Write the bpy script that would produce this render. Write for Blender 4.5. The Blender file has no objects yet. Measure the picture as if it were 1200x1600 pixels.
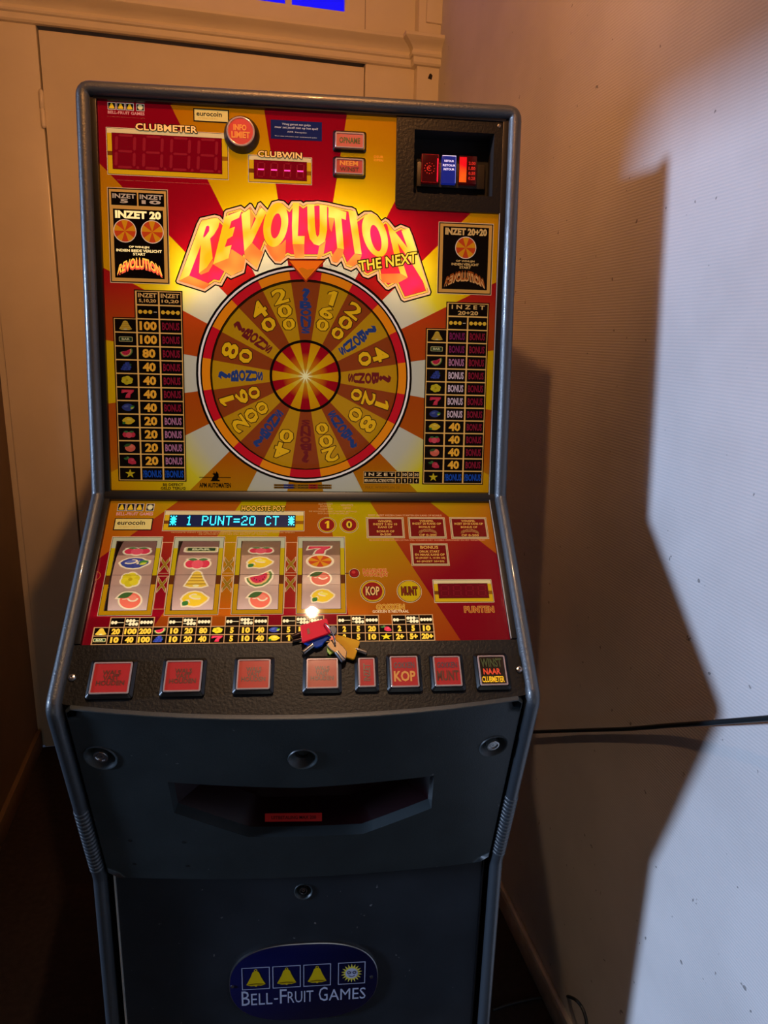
import bpy, bmesh, math, random
from mathutils import Vector, Matrix
from mathutils.geometry import delaunay_2d_cdt
R = math.radians
random.seed(7)
scene = bpy.context.scene

# ------------------------------------------------------------------ camera
F_PX = 1092.0
CAM = Vector((0.0237, -0.9590, 1.5298))
RIGHT = Vector((0.99574, -0.08827, 0.02669))
DOWN = Vector((0.00411, -0.24665, -0.96909))
FWD = Vector((0.09213, 0.96508, -0.24524))
cd = bpy.data.cameras.new('camera')
cam = bpy.data.objects.new('camera', cd)
scene.collection.objects.link(cam)
m = Matrix((RIGHT, -DOWN, -FWD)).transposed().to_4x4()
m.translation = CAM
cam.matrix_world = m
cd.sensor_fit = 'VERTICAL'
cd.sensor_height = 24.0
cd.lens = 24.0 * F_PX / 1600.0
cd.clip_start = 0.02
scene.camera = cam
scene.cycles.caustics_reflective = False
scene.cycles.caustics_refractive = False

# ------------------------------------------------------------------ world, lights, exposure
vs = scene.view_settings
vs.view_transform = 'Standard'
vs.look = 'None'
vs.gamma = 1.0
vs.use_curve_mapping = False
vs.exposure = 0.0
w = bpy.data.worlds.new('world')
scene.world = w
w.use_nodes = True
w.node_tree.nodes['Background'].inputs[0].default_value = (0.42, 0.56, 1.0, 1)
w.node_tree.nodes['Background'].inputs[1].default_value = 0.05

ROOM = 0.1416                                   # the hall is turned a little against the machine
EX = Vector((math.cos(ROOM), math.sin(ROOM), 0))
EY = Vector((-math.sin(ROOM), math.cos(ROOM), 0))
def rm(X, Y, z):
    return EX * X + EY * Y + Vector((0, 0, z))

def look(o, p, tgt):
    o.location = p
    o.rotation_euler = (Vector(tgt) - Vector(p)).to_track_quat('-Z', 'Y').to_euler()
def light(name, kind, p, tgt, power, col, **kw):
    d = bpy.data.lights.new(name, kind)
    d.energy = power
    d.color = col
    for k, v in kw.items():
        setattr(d, k, v)
    o = bpy.data.objects.new(name, d)
    scene.collection.objects.link(o)
    look(o, p, tgt)
    return o
LAMP = Vector((0.0, -0.414, 2.477))
# daylight from the window of the room beyond the open doorway on the left
light('window_daylight', 'SUN', rm(-3.5, 0.4, 1.5), rm(-3.5, 0.4, 1.5) + EX + EY * 0.008 - Vector((0, 0, 0.180)), 2.75, (0.50, 0.66, 0.96), angle=R(6.0))
light('side_room_fill', 'AREA', rm(-2.6, -0.05, 1.45), rm(0.6, -0.25, 0.7), 9, (0.43, 0.63, 1.0), shape='RECTANGLE', size=0.5, size_y=0.5)  # broad area light added to soften the cool light and brighten the frame edge
# unseen area light added low behind the camera to lift the dark front
light('front_fill', 'AREA', rm(-0.1, -2.45, 0.62), rm(-0.1, 1.0, 0.62), 2.0, (0.86, 0.97, 0.98), shape='RECTANGLE', size=0.9, size_y=0.9)
# whiter spot added at the lamp to brighten the keys and button shelf
light('shelf_fill_spot', 'SPOT', LAMP, Vector((0.0, -0.03, 1.10)), 26, (1.0, 0.74, 0.50), spot_size=R(46), spot_blend=0.8, shadow_soft_size=0.014)
# hall lamp at the ceiling, warm
LAMP = Vector((0.0, -0.414, 2.477))
light('hall_lamp', 'SPOT', LAMP, rm(-0.05, 1.58, 2.1), 52, (1.0, 0.40, 0.11),
      spot_size=R(125), spot_blend=1.0, shadow_soft_size=0.014)
light('hall_lamp_bulb', 'POINT', LAMP - Vector((0, 0, 0.02)), LAMP - Vector((0, 0, 1)), 11, (1.0, 0.44, 0.16), shadow_soft_size=0.014)

# ------------------------------------------------------------------ materials
def lin(c):
    r = []
    for v in c:
        v = v / 255.0
        r.append(v / 12.92 if v <= 0.04045 else ((v + 0.055) / 1.055) ** 2.4)
    return tuple(r)
MATS = {}
def base_mat(name):
    mt = bpy.data.materials.new(name)
    mt.use_nodes = True
    nt = mt.node_tree
    b = nt.nodes['Principled BSDF']
    return mt, nt, b
def plain(name, col, rough=0.5, metal=0.0, emit=None, strength=0.0, bump=None, spec=0.5, coat=0.0, var=0.0, varscale=6.0, speck=0.0):
    if name in MATS:
        return MATS[name]
    mt, nt, b = base_mat(name)
    c = lin(col)
    b.inputs['Base Color'].default_value = (*c, 1)
    b.inputs['Roughness'].default_value = rough
    b.inputs['Metallic'].default_value = metal
    b.inputs['Specular IOR Level'].default_value = spec
    b.inputs['Coat Weight'].default_value = coat
    b.inputs['Coat Roughness'].default_value = 0.06
    if emit is not None:
        b.inputs['Emission Color'].default_value = (*lin(emit), 1)
        b.inputs['Emission Strength'].default_value = strength
    tc = nt.nodes.new('ShaderNodeTexCoord')
    if var > 0:
        n = nt.nodes.new('ShaderNodeTexNoise')
        n.inputs['Scale'].default_value = varscale
        n.inputs['Detail'].default_value = 6
        nt.links.new(tc.outputs['Object'], n.inputs['Vector'])
        rp = nt.nodes.new('ShaderNodeValToRGB')
        rp.color_ramp.elements[0].position = 0.3
        rp.color_ramp.elements[1].position = 0.7
        rp.color_ramp.elements[0].color = (*[v * (1 - var) for v in c], 1)
        rp.color_ramp.elements[1].color = (*[min(1, v * (1 + var)) for v in c], 1)
        nt.links.new(n.outputs['Fac'], rp.inputs['Fac'])
        nt.links.new(rp.outputs['Color'], b.inputs['Base Color'])
        if speck > 0:                           # pale dust and scuff marks
            n3 = nt.nodes.new('ShaderNodeTexNoise'); n3.inputs['Scale'].default_value = 85; n3.inputs['Detail'].default_value = 3
            nt.links.new(tc.outputs['Object'], n3.inputs['Vector'])
            r3 = nt.nodes.new('ShaderNodeValToRGB')
            r3.color_ramp.elements[0].position = 0.735; r3.color_ramp.elements[0].color = (0, 0, 0, 1)
            r3.color_ramp.elements[1].position = 0.76; r3.color_ramp.elements[1].color = (speck, speck, speck, 1)
            nt.links.new(n3.outputs['Fac'], r3.inputs['Fac'])
            ad = nt.nodes.new('ShaderNodeMix'); ad.data_type = 'RGBA'; ad.blend_type = 'ADD'; ad.inputs[0].default_value = 1
            nt.links.new(rp.outputs['Color'], ad.inputs[6]); nt.links.new(r3.outputs['Color'], ad.inputs[7])
            nt.links.new(ad.outputs[2], b.inputs['Base Color'])
    if bump:
        n = nt.nodes.new('ShaderNodeTexNoise')
        n.inputs['Scale'].default_value = bump[0]
        n.inputs['Detail'].default_value = 4
        nt.links.new(tc.outputs['Object'], n.inputs['Vector'])
        bp = nt.nodes.new('ShaderNodeBump')
        bp.inputs['Strength'].default_value = bump[1]
        bp.inputs['Distance'].default_value = bump[2]
        nt.links.new(n.outputs['Fac'], bp.inputs['Height'])
        nt.links.new(bp.outputs['Normal'], b.inputs['Normal'])
    MATS[name] = mt
    return mt
def ink(col, k=0.25, gloss=0.03, alb=0.45):
    """printed glass colour; k is glow put into the ink in place of a light box"""
    name = 'ink_%02x%02x%02x_%03d' % (*[int(v) for v in col], int(k * 100))
    if name in MATS:
        return MATS[name]
    mt, nt, b = base_mat(name)
    c = lin(col)
    b.inputs['Base Color'].default_value = (*[v * alb for v in c], 1)
    b.inputs['Roughness'].default_value = gloss
    b.inputs['Specular IOR Level'].default_value = 0.45
    b.inputs['Emission Color'].default_value = (*c, 1)
    b.inputs['Emission Strength'].default_value = k
    MATS[name] = mt
    return mt
def fan(name, center, stops, k, axis=None):
    """translucent back-lit sheet, printed with colours that run outward from the wheel"""
    mt, nt, b = base_mat(name)
    g = nt.nodes.new('ShaderNodeNewGeometry')
    d = nt.nodes.new('ShaderNodeVectorMath'); d.operation = 'DISTANCE'
    d.inputs[1].default_value = center
    if axis is not None:                        # colours run along the panel instead
        sub = nt.nodes.new('ShaderNodeVectorMath'); sub.operation = 'SUBTRACT'
        sub.inputs[1].default_value = center
        nt.links.new(g.outputs['Position'], sub.inputs[0])
        d.operation = 'DOT_PRODUCT'; d.inputs[1].default_value = axis
        nt.links.new(sub.outputs['Vector'], d.inputs[0])
    else:
        nt.links.new(g.outputs['Position'], d.inputs[0])
    mr = nt.nodes.new('ShaderNodeMapRange')
    mr.inputs['From Min'].default_value = stops[0][0]
    mr.inputs['From Max'].default_value = stops[-1][0]
    nt.links.new(d.outputs['Value'], mr.inputs['Value'])
    rp = nt.nodes.new('ShaderNodeValToRGB')
    while len(rp.color_ramp.elements) < len(stops):
        rp.color_ramp.elements.new(0.5)
    for e, (r, c) in zip(rp.color_ramp.elements, stops):
        e.position = (r - stops[0][0]) / (stops[-1][0] - stops[0][0])
        e.color = (*lin(c), 1)
    nt.links.new(mr.outputs['Result'], rp.inputs['Fac'])
    sc = nt.nodes.new('ShaderNodeVectorMath'); sc.operation = 'SCALE'
    sc.inputs['Scale'].default_value = 0.45
    nt.links.new(rp.outputs['Color'], sc.inputs[0])
    nt.links.new(sc.outputs['Vector'], b.inputs['Base Color'])
    nt.links.new(rp.outputs['Color'], b.inputs['Emission Color'])
    b.inputs['Emission Strength'].default_value = k
    b.inputs['Roughness'].default_value = 0.03
    b.inputs['Specular IOR Level'].default_value = 0.45
    tr = nt.nodes.new('ShaderNodeBsdfTranslucent')
    nt.links.new(rp.outputs['Color'], tr.inputs['Color'])
    mx = nt.nodes.new('ShaderNodeMixShader'); mx.inputs[0].default_value = 0.35
    out = nt.nodes['Material Output']
    nt.links.new(b.outputs[0], mx.inputs[1]); nt.links.new(tr.outputs[0], mx.inputs[2])
    nt.links.new(mx.outputs[0], out.inputs['Surface'])
    MATS[name] = mt
    return mt
def glass(name, tint=(1, 1, 1), rough=0.012):
    mt, nt, b = base_mat(name)
    nt.nodes.remove(b)
    t = nt.nodes.new('ShaderNodeBsdfTransparent'); t.inputs[0].default_value = (*tint, 1)
    g = nt.nodes.new('ShaderNodeBsdfGlossy'); g.inputs['Roughness'].default_value = rough
    f = nt.nodes.new('ShaderNodeFresnel'); f.inputs[0].default_value = 1.45
    mx = nt.nodes.new('ShaderNodeMixShader')
    nt.links.new(f.outputs[0], mx.inputs[0]); nt.links.new(t.outputs[0], mx.inputs[1]); nt.links.new(g.outputs[0], mx.inputs[2])
    nt.links.new(mx.outputs[0], nt.nodes['Material Output'].inputs['Surface'])
    MATS[name] = mt
    return mt

FRAME = plain('frame_plastic', (44, 51, 58), 0.44, bump=(420, 0.5, 0.001), spec=1.0, coat=0.25)
DOORP = plain('door_plastic', (46, 54, 57), 0.42, bump=(500, 0.22, 0.0008), var=0.18, varscale=14, speck=0.10)
LDOOR = plain('lower_door_paint', (40, 45, 51), 0.34, bump=(300, 0.10, 0.0005), var=0.25, varscale=9, speck=0.14)
PLATE = plain('button_plate_paint', (13, 11, 8), 0.45, bump=(240, 0.5, 0.0012), spec=0.3)
BLACK = plain('black_plastic', (10, 10, 11), 0.35)
MATTE = plain('matte_black', (6, 6, 7), 0.8)
SIDE = plain('cabinet_laminate', (28, 28, 30), 0.5)
CHROME = plain('chrome', (205, 205, 205), 0.15, 1.0)
STEEL = plain('steel', (170, 170, 172), 0.28, 1.0)
BRASS = plain('worn_brass', (150, 125, 95), 0.5, 1.0)
GLASS = glass('clear_glass')

# ------------------------------------------------------------------ mesh helpers
def link(o, parent=None):
    scene.collection.objects.link(o)
    if parent is not None:
        o.parent = parent
    return o
class MB:
    def __init__(s):
        s.v, s.f, s.m, s.ms = [], [], [], []
    def mi(s, mat):
        if mat not in s.ms:
            s.ms.append(mat)
        return s.ms.index(mat)
    def add(s, vs_, fs, mat):
        o = len(s.v); k = s.mi(mat)
        s.v += [Vector(p) for p in vs_]
        for f in fs:
            s.f.append([i + o for i in f]); s.m.append(k)
        return s
    def box(s, p0, p1, mat, fn=None, bevel=0.0):
        """box between two corners in the space of fn(a, b, c) -> world"""
        fn = fn or (lambda a, b, c: Vector((a, b, c)))
        a0, b0, c0 = [min(x, y) for x, y in zip(p0, p1)]
        a1, b1, c1 = [max(x, y) for x, y in zip(p0, p1)]
        if bevel <= 0:
            pts = [(a, b, c) for c in (c0, c1) for b in (b0, b1) for a in (a0, a1)]
            fs = [(0, 2, 3, 1), (4, 5, 7, 6), (0, 1, 5, 4), (2, 6, 7, 3), (0, 4, 6, 2), (1, 3, 7, 5)]
            return s.add([fn(*p) for p in pts], fs, mat)
        bm = bmesh.new()
        bmesh.ops.create_cube(bm, size=1)
        for v in bm.verts:
            v.co = Vector((a0 if v.co.x < 0 else a1, b0 if v.co.y < 0 else b1, c0 if v.co.z < 0 else c1))
        bmesh.ops.bevel(bm, geom=list(bm.edges), offset=bevel, segments=2, profile=0.6, affect='EDGES')
        bm.verts.index_update()
        s.add([fn(*v.co) for v in bm.verts], [[v.index for v in f.verts] for f in bm.faces], mat)
        bm.free()
        return s
    def prism(s, poly, h0, h1, mat, fn, cap0=True, cap1=True):
        n = len(poly)
        pts = [fn(a, b, h0) for a, b in poly] + [fn(a, b, h1) for a, b in poly]
        fs = [(i, (i + 1) % n, n + (i + 1) % n, n + i) for i in range(n)]
        if cap0: fs.append(tuple(range(n - 1, -1, -1)))
        if cap1: fs.append(tuple(range(n, 2 * n)))
        return s.add(pts, fs, mat)
    def lathe(s, prof, mat, fn, seg=28, cu=0.0, cv=0.0):
        """prof: (radius, height) list; axis = third coordinate of fn"""
        pts, fs = [], []
        for r, h in prof:
            for i in range(seg):
                a = 2 * math.pi * i / seg
                pts.append(fn(cu + r * math.cos(a), cv + r * math.sin(a), h))
        for k in range(len(prof) - 1):
            for i in range(seg):
                j = (i + 1) % seg
                fs.append((k * seg + i, k * seg + j, (k + 1) * seg + j, (k + 1) * seg + i))
        if prof[-1][0] > 1e-5: fs.append(tuple((len(prof) - 1) * seg + i for i in range(seg)))
        return s.add(pts, fs, mat)
    def tube(s, pts, r, mat, seg=8, cap=True):
        pts = [Vector(p) for p in pts]; n = len(pts)
        ring = []; up = None
        vv, fs = [], []
        for i, p in enumerate(pts):
            t = (pts[min(i + 1, n - 1)] - pts[max(i - 1, 0)]).normalized()
            if up is None:
                up = Vector((0, 0, 1)) if abs(t.z) < 0.9 else Vector((1, 0, 0))
            a = (up - t * up.dot(t)).normalized(); up = a
            b = t.cross(a)
            rr = r[i] if isinstance(r, (list, tuple)) else r
            for k in range(seg):
                q = 2 * math.pi * k / seg
                vv.append(p + a * (rr * math.cos(q)) + b * (rr * math.sin(q)))
        for i in range(n - 1):
            for k in range(seg):
                j = (k + 1) % seg
                fs.append((i * seg + k, i * seg + j, (i + 1) * seg + j, (i + 1) * seg + k))
        if cap:
            fs.append(tuple(range(seg - 1, -1, -1))); fs.append(tuple((n - 1) * seg + k for k in range(seg)))
        return s.add(vv, fs, mat)
    def build(s, name, parent=None, smooth=None, **props):
        me = bpy.data.meshes.new(name)
        me.from_pydata([tuple(p) for p in s.v], [], s.f)
        for mt in s.ms:
            me.materials.append(mt)
        me.polygons.foreach_set('material_index', s.m)
        me.update()
        if smooth is not None:
            bm = bmesh.new(); bm.from_mesh(me)
            bmesh.ops.remove_doubles(bm, verts=bm.verts, dist=1e-6)
            bmesh.ops.recalc_face_normals(bm, faces=bm.faces)
            for f in bm.faces: f.smooth = True
            for e in bm.edges:
                if len(e.link_faces) == 2 and e.calc_face_angle(0) > R(smooth):
                    e.smooth = False
            bm.to_mesh(me); bm.free()
        o = bpy.data.objects.new(name, me)
        link(o, parent)
        for k, v in props.items():
            o[k] = v
        return o

class Plane:
    def __init__(s, o, uv):
        s.o = Vector(o); s.ux = Vector((1, 0, 0)); s.uv = Vector(uv).normalized()
        s.n = s.ux.cross(s.uv)
    def P(s, u, v, h=0.0):
        return s.o + s.ux * u + s.uv * v + s.n * h
    def px(s, x, y, h=0.0):
        """plane coordinates of a point measured in the photograph"""
        d = RIGHT * ((x - 600) / F_PX) + DOWN * ((y - 800) / F_PX) + FWD
        o = s.o + s.n * h
        t = (o - CAM).dot(s.n) / d.dot(s.n)
        p = CAM + d * t - s.o
        return (p.dot(s.ux), p.dot(s.uv))
    def box(s, x0, y0, x1, y1, h=0.0):
        """upright rectangle on the plane from two measured corners (top left, bottom right)"""
        a = s.px(x0, y0, h); b = s.px(x1, y1, h)
        return (a[0], b[1], b[0], a[1])

def inside(p, poly):
    c = False; n = len(poly); x, y = p; j = n - 1
    for i in range(n):
        xi, yi = poly[i]; xj, yj = poly[j]
        if (yi > y) != (yj > y) and x < (xj - xi) * (y - yi) / (yj - yi) + xi:
            c = not c
        j = i
    return c
def sheet(outer, holes, step=None, extra=()):
    """triangulated flat sheet with holes: (verts2d, tris)"""
    vv, ee = [], []
    def ring(poly):
        o = len(vv)
        pts = []
        for i, p in enumerate(poly):
            q = poly[(i + 1) % len(poly)]
            k = 1
            if step:
                k = max(1, int(math.hypot(q[0] - p[0], q[1] - p[1]) / step))
            for t in range(k):
                pts.append((p[0] + (q[0] - p[0]) * t / k, p[1] + (q[1] - p[1]) * t / k))
        vv.extend(Vector(p) for p in pts)
        n = len(pts)
        ee.extend((o + i, o + (i + 1) % n) for i in range(n))
    ring(outer)
    for h in holes: ring(h)
    if step:
        xs = [p[0] for p in outer]; ys = [p[1] for p in outer]
        nx = int((max(xs) - min(xs)) / step); ny = int((max(ys) - min(ys)) / step)
        for i in range(1, nx):
            for j in range(1, ny):
                p = (min(xs) + (max(xs) - min(xs)) * i / nx, min(ys) + (max(ys) - min(ys)) * j / ny)
                if inside(p, outer) and not any(inside(p, h) for h in holes):
                    vv.append(Vector(p))
    res = delaunay_2d_cdt(vv, ee, [], 0, 1e-7)
    V2, F2 = res[0], res[2]
    out = []
    for f in F2:
        c = sum((V2[i] for i in f), Vector((0, 0))) / len(f)
        if inside(c, outer) and not any(inside(c, h) for h in holes):
            a, b, d = [V2[i] for i in f[:3]]
            if (b - a).x * (d - a).y - (b - a).y * (d - a).x < 0:
                f = f[::-1]
            out.append(tuple(f))
    return [tuple(v) for v in V2], out
def ellipse(cu, cv, a, b, tilt=0.0, n=32):
    r = []
    for i in range(n):
        t = 2 * math.pi * i / n
        x, y = a * math.cos(t), b * math.sin(t)
        r.append((cu + x * math.cos(tilt) - y * math.sin(tilt), cv + x * math.sin(tilt) + y * math.cos(tilt)))
    return r
def rrect(u0, v0, u1, v1, r, n=5):
    pts = []
    for cx, cy, a0 in ((u1 - r, v1 - r, 0), (u0 + r, v1 - r, 90), (u0 + r, v0 + r, 180), (u1 - r, v0 + r, 270)):
        for i in range(n):
            a = R(a0 + 90 * i / (n - 1))
            pts.append((cx + r * math.cos(a), cy + r * math.sin(a)))
    return pts
def area2(poly):
    return sum(poly[i][0] * poly[(i + 1) % len(poly)][1] - poly[(i + 1) % len(poly)][0] * poly[i][1] for i in range(len(poly)))
def ccw(poly):
    return poly if area2(poly) > 0 else poly[::-1]
def inset(poly, d):
    poly = ccw(poly); n = len(poly); out = []
    for i in range(n):
        p0, p, p1 = poly[i - 1], poly[i], poly[(i + 1) % n]
        a = Vector((p[0] - p0[0], p[1] - p0[1])).normalized(); b = Vector((p1[0] - p[0], p1[1] - p[1])).normalized()
        na, nb = Vector((-a.y, a.x)), Vector((-b.y, b.x))
        k = na + nb
        if k.length < 1e-6: k = na
        k.normalize()
        c = max(0.5, k.dot(na))
        out.append((p[0] + k.x * d / c, p[1] + k.y * d / c))
    return out

# ---- lettering from the built-in font, normalised to a unit box
GL = {}
def glyph(body, bold=0.0, space=1.0, lead=1.0):
    key = (body, bold, space, lead)
    if key in GL: return GL[key]
    if body == '1':
        GL[key] = ([(0.42, 0), (1, 0), (1, 1), (0.55, 1), (0, 0.78), (0, 0.62), (0.42, 0.74)], [(0, 1, 2, 3, 6), (3, 4, 5, 6)], 0.5)
        return GL[key]
    cu = bpy.data.curves.new('lettering', 'FONT')
    cu.body = body; cu.size = 1; cu.offset = bold; cu.resolution_u = 2
    cu.space_character = space; cu.space_line = lead; cu.align_x = 'CENTER'
    o = bpy.data.objects.new('lettering', cu)
    me = o.to_mesh()
    vv = [(v.co.x, v.co.y) for v in me.vertices]; ff = [tuple(p.vertices) for p in me.polygons]
    o.to_mesh_clear()
    bpy.data.objects.remove(o); bpy.data.curves.remove(cu)
    x0 = min(v[0] for v in vv); x1 = max(v[0] for v in vv); y0 = min(v[1] for v in vv); y1 = max(v[1] for v in vv)
    nv = [((x - x0) / max(1e-6, x1 - x0), (y - y0) / max(1e-6, y1 - y0)) for x, y in vv]
    GL[key] = (nv, ff, (x1 - x0) / max(1e-6, y1 - y0))
    return GL[key]

class Art(MB):
    """flat print laid on a plane; fn(u, v, h) -> world"""
    def __init__(s, fn):
        super().__init__(); s.fn = fn
    def poly(s, pts, mat, h):
        pts = ccw(pts)
        if len(pts) > 60:
            V2, F2 = sheet(pts, [])
            return s.add([s.fn(u, v, h) for u, v in V2], F2, mat)
        return s.add([s.fn(u, v, h) for u, v in pts], [tuple(range(len(pts)))], mat)
    def rect(s, b, mat, h):
        return s.poly([(b[0], b[1]), (b[2], b[1]), (b[2], b[3]), (b[0], b[3])], mat, h)
    def frame(s, b, t, mat, h):
        u0, v0, u1, v1 = b
        for q in ((u0, v0, u1, v0 + t), (u0, v1 - t, u1, v1), (u0, v0 + t, u0 + t, v1 - t), (u1 - t, v0 + t, u1, v1 - t)):
            s.rect(q, mat, h)
        return s
    def text(s, body, b, mat, h, bold=0.02, space=1.0, lead=1.0, warp=None):
        nv, ff, _ = glyph(body, bold, space, lead)
        u0, v0, u1, v1 = b
        f = warp or (lambda x, y: (u0 + (u1 - u0) * x, v0 + (v1 - v0) * y))
        return s.add([s.fn(*f(x, y), h) for x, y in nv], ff, mat)
    def outlined(s, body, b, mat, dark, h, bold=0.02, fat=0.07, warp=None, space=1.05):
        d = (b[3] - b[1]) * fat * 1.3
        for k in range(8):
            a = R(45 * k); x, y = d * math.cos(a), d * math.sin(a)
            s.text(body, (b[0] + x, b[1] + y, b[2] + x, b[3] + y), dark, h, bold, space)
        s.text(body, b, mat, h + 0.0003, bold, space)
        return s
    def disc(s, cu, cv, r, mat, h, n=28, r2=None):
        return s.poly(ellipse(cu, cv, r, r2 or r, 0, n), mat, h)
    def ring(s, cu, cv, r0, r1, mat, h, n=48, a0=0.0, a1=360.0):
        pts = []; fs = []
        for i in range(n + 1):
            a = R(a0 + (a1 - a0) * i / n)
            for r in (r0, r1):
                pts.append(s.fn(cu + r * math.cos(a), cv + r * math.sin(a), h))
        for i in range(n):
            fs.append((2 * i, 2 * i + 1, 2 * i + 3, 2 * i + 2))
        return s.add(pts, fs, mat)
    def wedge(s, cu, cv, r0, r1, a0, a1, mat, h, n=4):
        return s.ring(cu, cv, r0, r1, mat, h, n, a0, a1)

# ------------------------------------------------------------------ the hall
def struct(o, label=None):
    o['kind'] = 'structure'
    if label: o['label'] = label
    return o
def wallpaper(name, col, rib):
    mt, nt, b = base_mat(name)
    tc = nt.nodes.new('ShaderNodeTexCoord')
    n = nt.nodes.new('ShaderNodeTexNoise'); n.inputs['Scale'].default_value = 5; n.inputs['Detail'].default_value = 8
    nt.links.new(tc.outputs['Object'], n.inputs['Vector'])
    rp = nt.nodes.new('ShaderNodeValToRGB')
    c = lin(col)
    rp.color_ramp.elements[0].color = (*[v * 0.90 for v in c], 1); rp.color_ramp.elements[1].color = (*c, 1)
    rp.color_ramp.elements[0].position = 0.35; rp.color_ramp.elements[1].position = 0.6
    nt.links.new(n.outputs['Fac'], rp.inputs['Fac'])
    sp = nt.nodes.new('ShaderNodeTexNoise'); sp.inputs['Scale'].default_value = 55; sp.inputs['Detail'].default_value = 2
    nt.links.new(tc.outputs['Object'], sp.inputs['Vector'])
    r2 = nt.nodes.new('ShaderNodeValToRGB')
    r2.color_ramp.elements[0].position = 0.245; r2.color_ramp.elements[0].color = (0.42, 0.42, 0.42, 1)
    r2.color_ramp.elements[1].position = 0.265; r2.color_ramp.elements[1].color = (1, 1, 1, 1)
    nt.links.new(sp.outputs['Fac'], r2.inputs['Fac'])
    mx = nt.nodes.new('ShaderNodeMix'); mx.data_type = 'RGBA'; mx.blend_type = 'MULTIPLY'; mx.inputs[0].default_value = 1
    nt.links.new(rp.outputs['Color'], mx.inputs[6]); nt.links.new(r2.outputs['Color'], mx.inputs[7])
    nt.links.new(mx.outputs[2], b.inputs['Base Color'])
    b.inputs['Roughness'].default_value = 0.6
    wv = nt.nodes.new('ShaderNodeTexWave'); wv.bands_direction = 'Z'; wv.inputs['Scale'].default_value = rib
    wv.inputs['Distortion'].default_value = 1.2; wv.inputs['Detail'].default_value = 2; wv.inputs['Detail Scale'].default_value = 4
    nt.links.new(tc.outputs['Object'], wv.inputs['Vector'])
    n2 = nt.nodes.new('ShaderNodeTexNoise'); n2.inputs['Scale'].default_value = 9; n2.inputs['Detail'].default_value = 3
    nt.links.new(tc.outputs['Object'], n2.inputs['Vector'])
    ad = nt.nodes.new('ShaderNodeMath'); ad.operation = 'MULTIPLY_ADD'; ad.inputs[1].default_value = 2.0
    nt.links.new(n2.outputs['Fac'], ad.inputs[0]); nt.links.new(wv.outputs['Fac'], ad.inputs[2])
    bp = nt.nodes.new('ShaderNodeBump'); bp.inputs['Strength'].default_value = 0.25; bp.inputs['Distance'].default_value = 0.0012
    nt.links.new(ad.outputs[0], bp.inputs['Height']); nt.links.new(bp.outputs['Normal'], b.inputs['Normal'])
    MATS[name] = mt
    return mt
WALLR = wallpaper('ribbed_wallpaper_paint', (212, 208, 206), 60)
WALLL = plain('brown_wall_paint', (120, 98, 74), 0.6, bump=(60, 0.2, 0.001), var=0.1)
PAINT = plain('cream_gloss_paint', (222, 212, 190), 0.26, bump=(26, 0.12, 0.002), var=0.05, varscale=5)
CEIL = plain('ceiling_paint', (205, 200, 190), 0.8)
CARPET = plain('dark_carpet', (46, 34, 28), 0.95, bump=(700, 0.8, 0.003), var=0.3, varscale=60)
SKIRT = plain('grey_skirting_paint', (186, 182, 176), 0.45, var=0.2, varscale=20)

XL, XR, YB, YF, ZC = -0.802, 0.612, 1.590, -2.5, 3.1
XE = 0.642                                      # the old right wall is not quite square: its X at the far end
def rmr(X, Y, z):
    return rm(X + 0.018 * Y, Y, z)
def roombox(x0, x1, y0, y1, z0, z1, mat, name, parent=None, bevel=0.0):
    o = MB().box((x0, y0, z0), (x1, y1, z1), mat, rm, bevel).build(name, parent, smooth=40 if bevel else None)
    return o
struct(roombox(-4.2, XR + 0.06, YF, YB, -0.1, 0.0, CARPET, 'floor'), 'dark brown carpeted hall floor')
struct(roombox(XL - 0.1, XR + 0.1, YF, YB, ZC, ZC + 0.1, CEIL, 'ceiling'))
struct(MB().box((XR, YF - 0.1, 0), (XR + 0.12, YB + 0.2, ZC), WALLR, rmr).build('wall_right'), 'white painted ribbed wallpaper wall')
b = MB()
b.box((XL - 0.1, 0.235, 0), (XL, YB + 0.2, ZC), WALLL, rm)
b.box((XL - 0.1, -1.0, 2.15), (XL, 0.235, ZC), WALLL, rm)
b.box((XL - 0.1, YF - 0.1, 0), (XL, -1.0, ZC), WALLL, rm)
struct(b.build('wall_left'), 'brown side wall with open doorway')
struct(roombox(XL - 0.1, XR + 0.12, YF - 0.1, YF, 0, ZC, WALLR, 'wall_front'))
struct(roombox(XL - 0.1, XR + 0.12, YB + 0.06, YB + 0.2, 0, ZC, CEIL, 'wall_back'), 'end wall behind the door frame')
# skirtings
b = MB().box((XR - 0.016, YF, 0), (XR, YB, 0.052), SKIRT, rmr, 0.004)
b.tube([rmr(XR - 0.008, y, 0.057) for y in (YF, 0, YB)], 0.008, SKIRT, 8)
struct(b.build('baseboard_right', smooth=40), 'grey painted skirting along the right wall')
struct(MB().box((XL, 0.235, 0), (XL + 0.016, YB, 0.075), WALLL, rm, 0.004).build('baseboard_left', smooth=40), 'brown skirting along the left wall')
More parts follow.
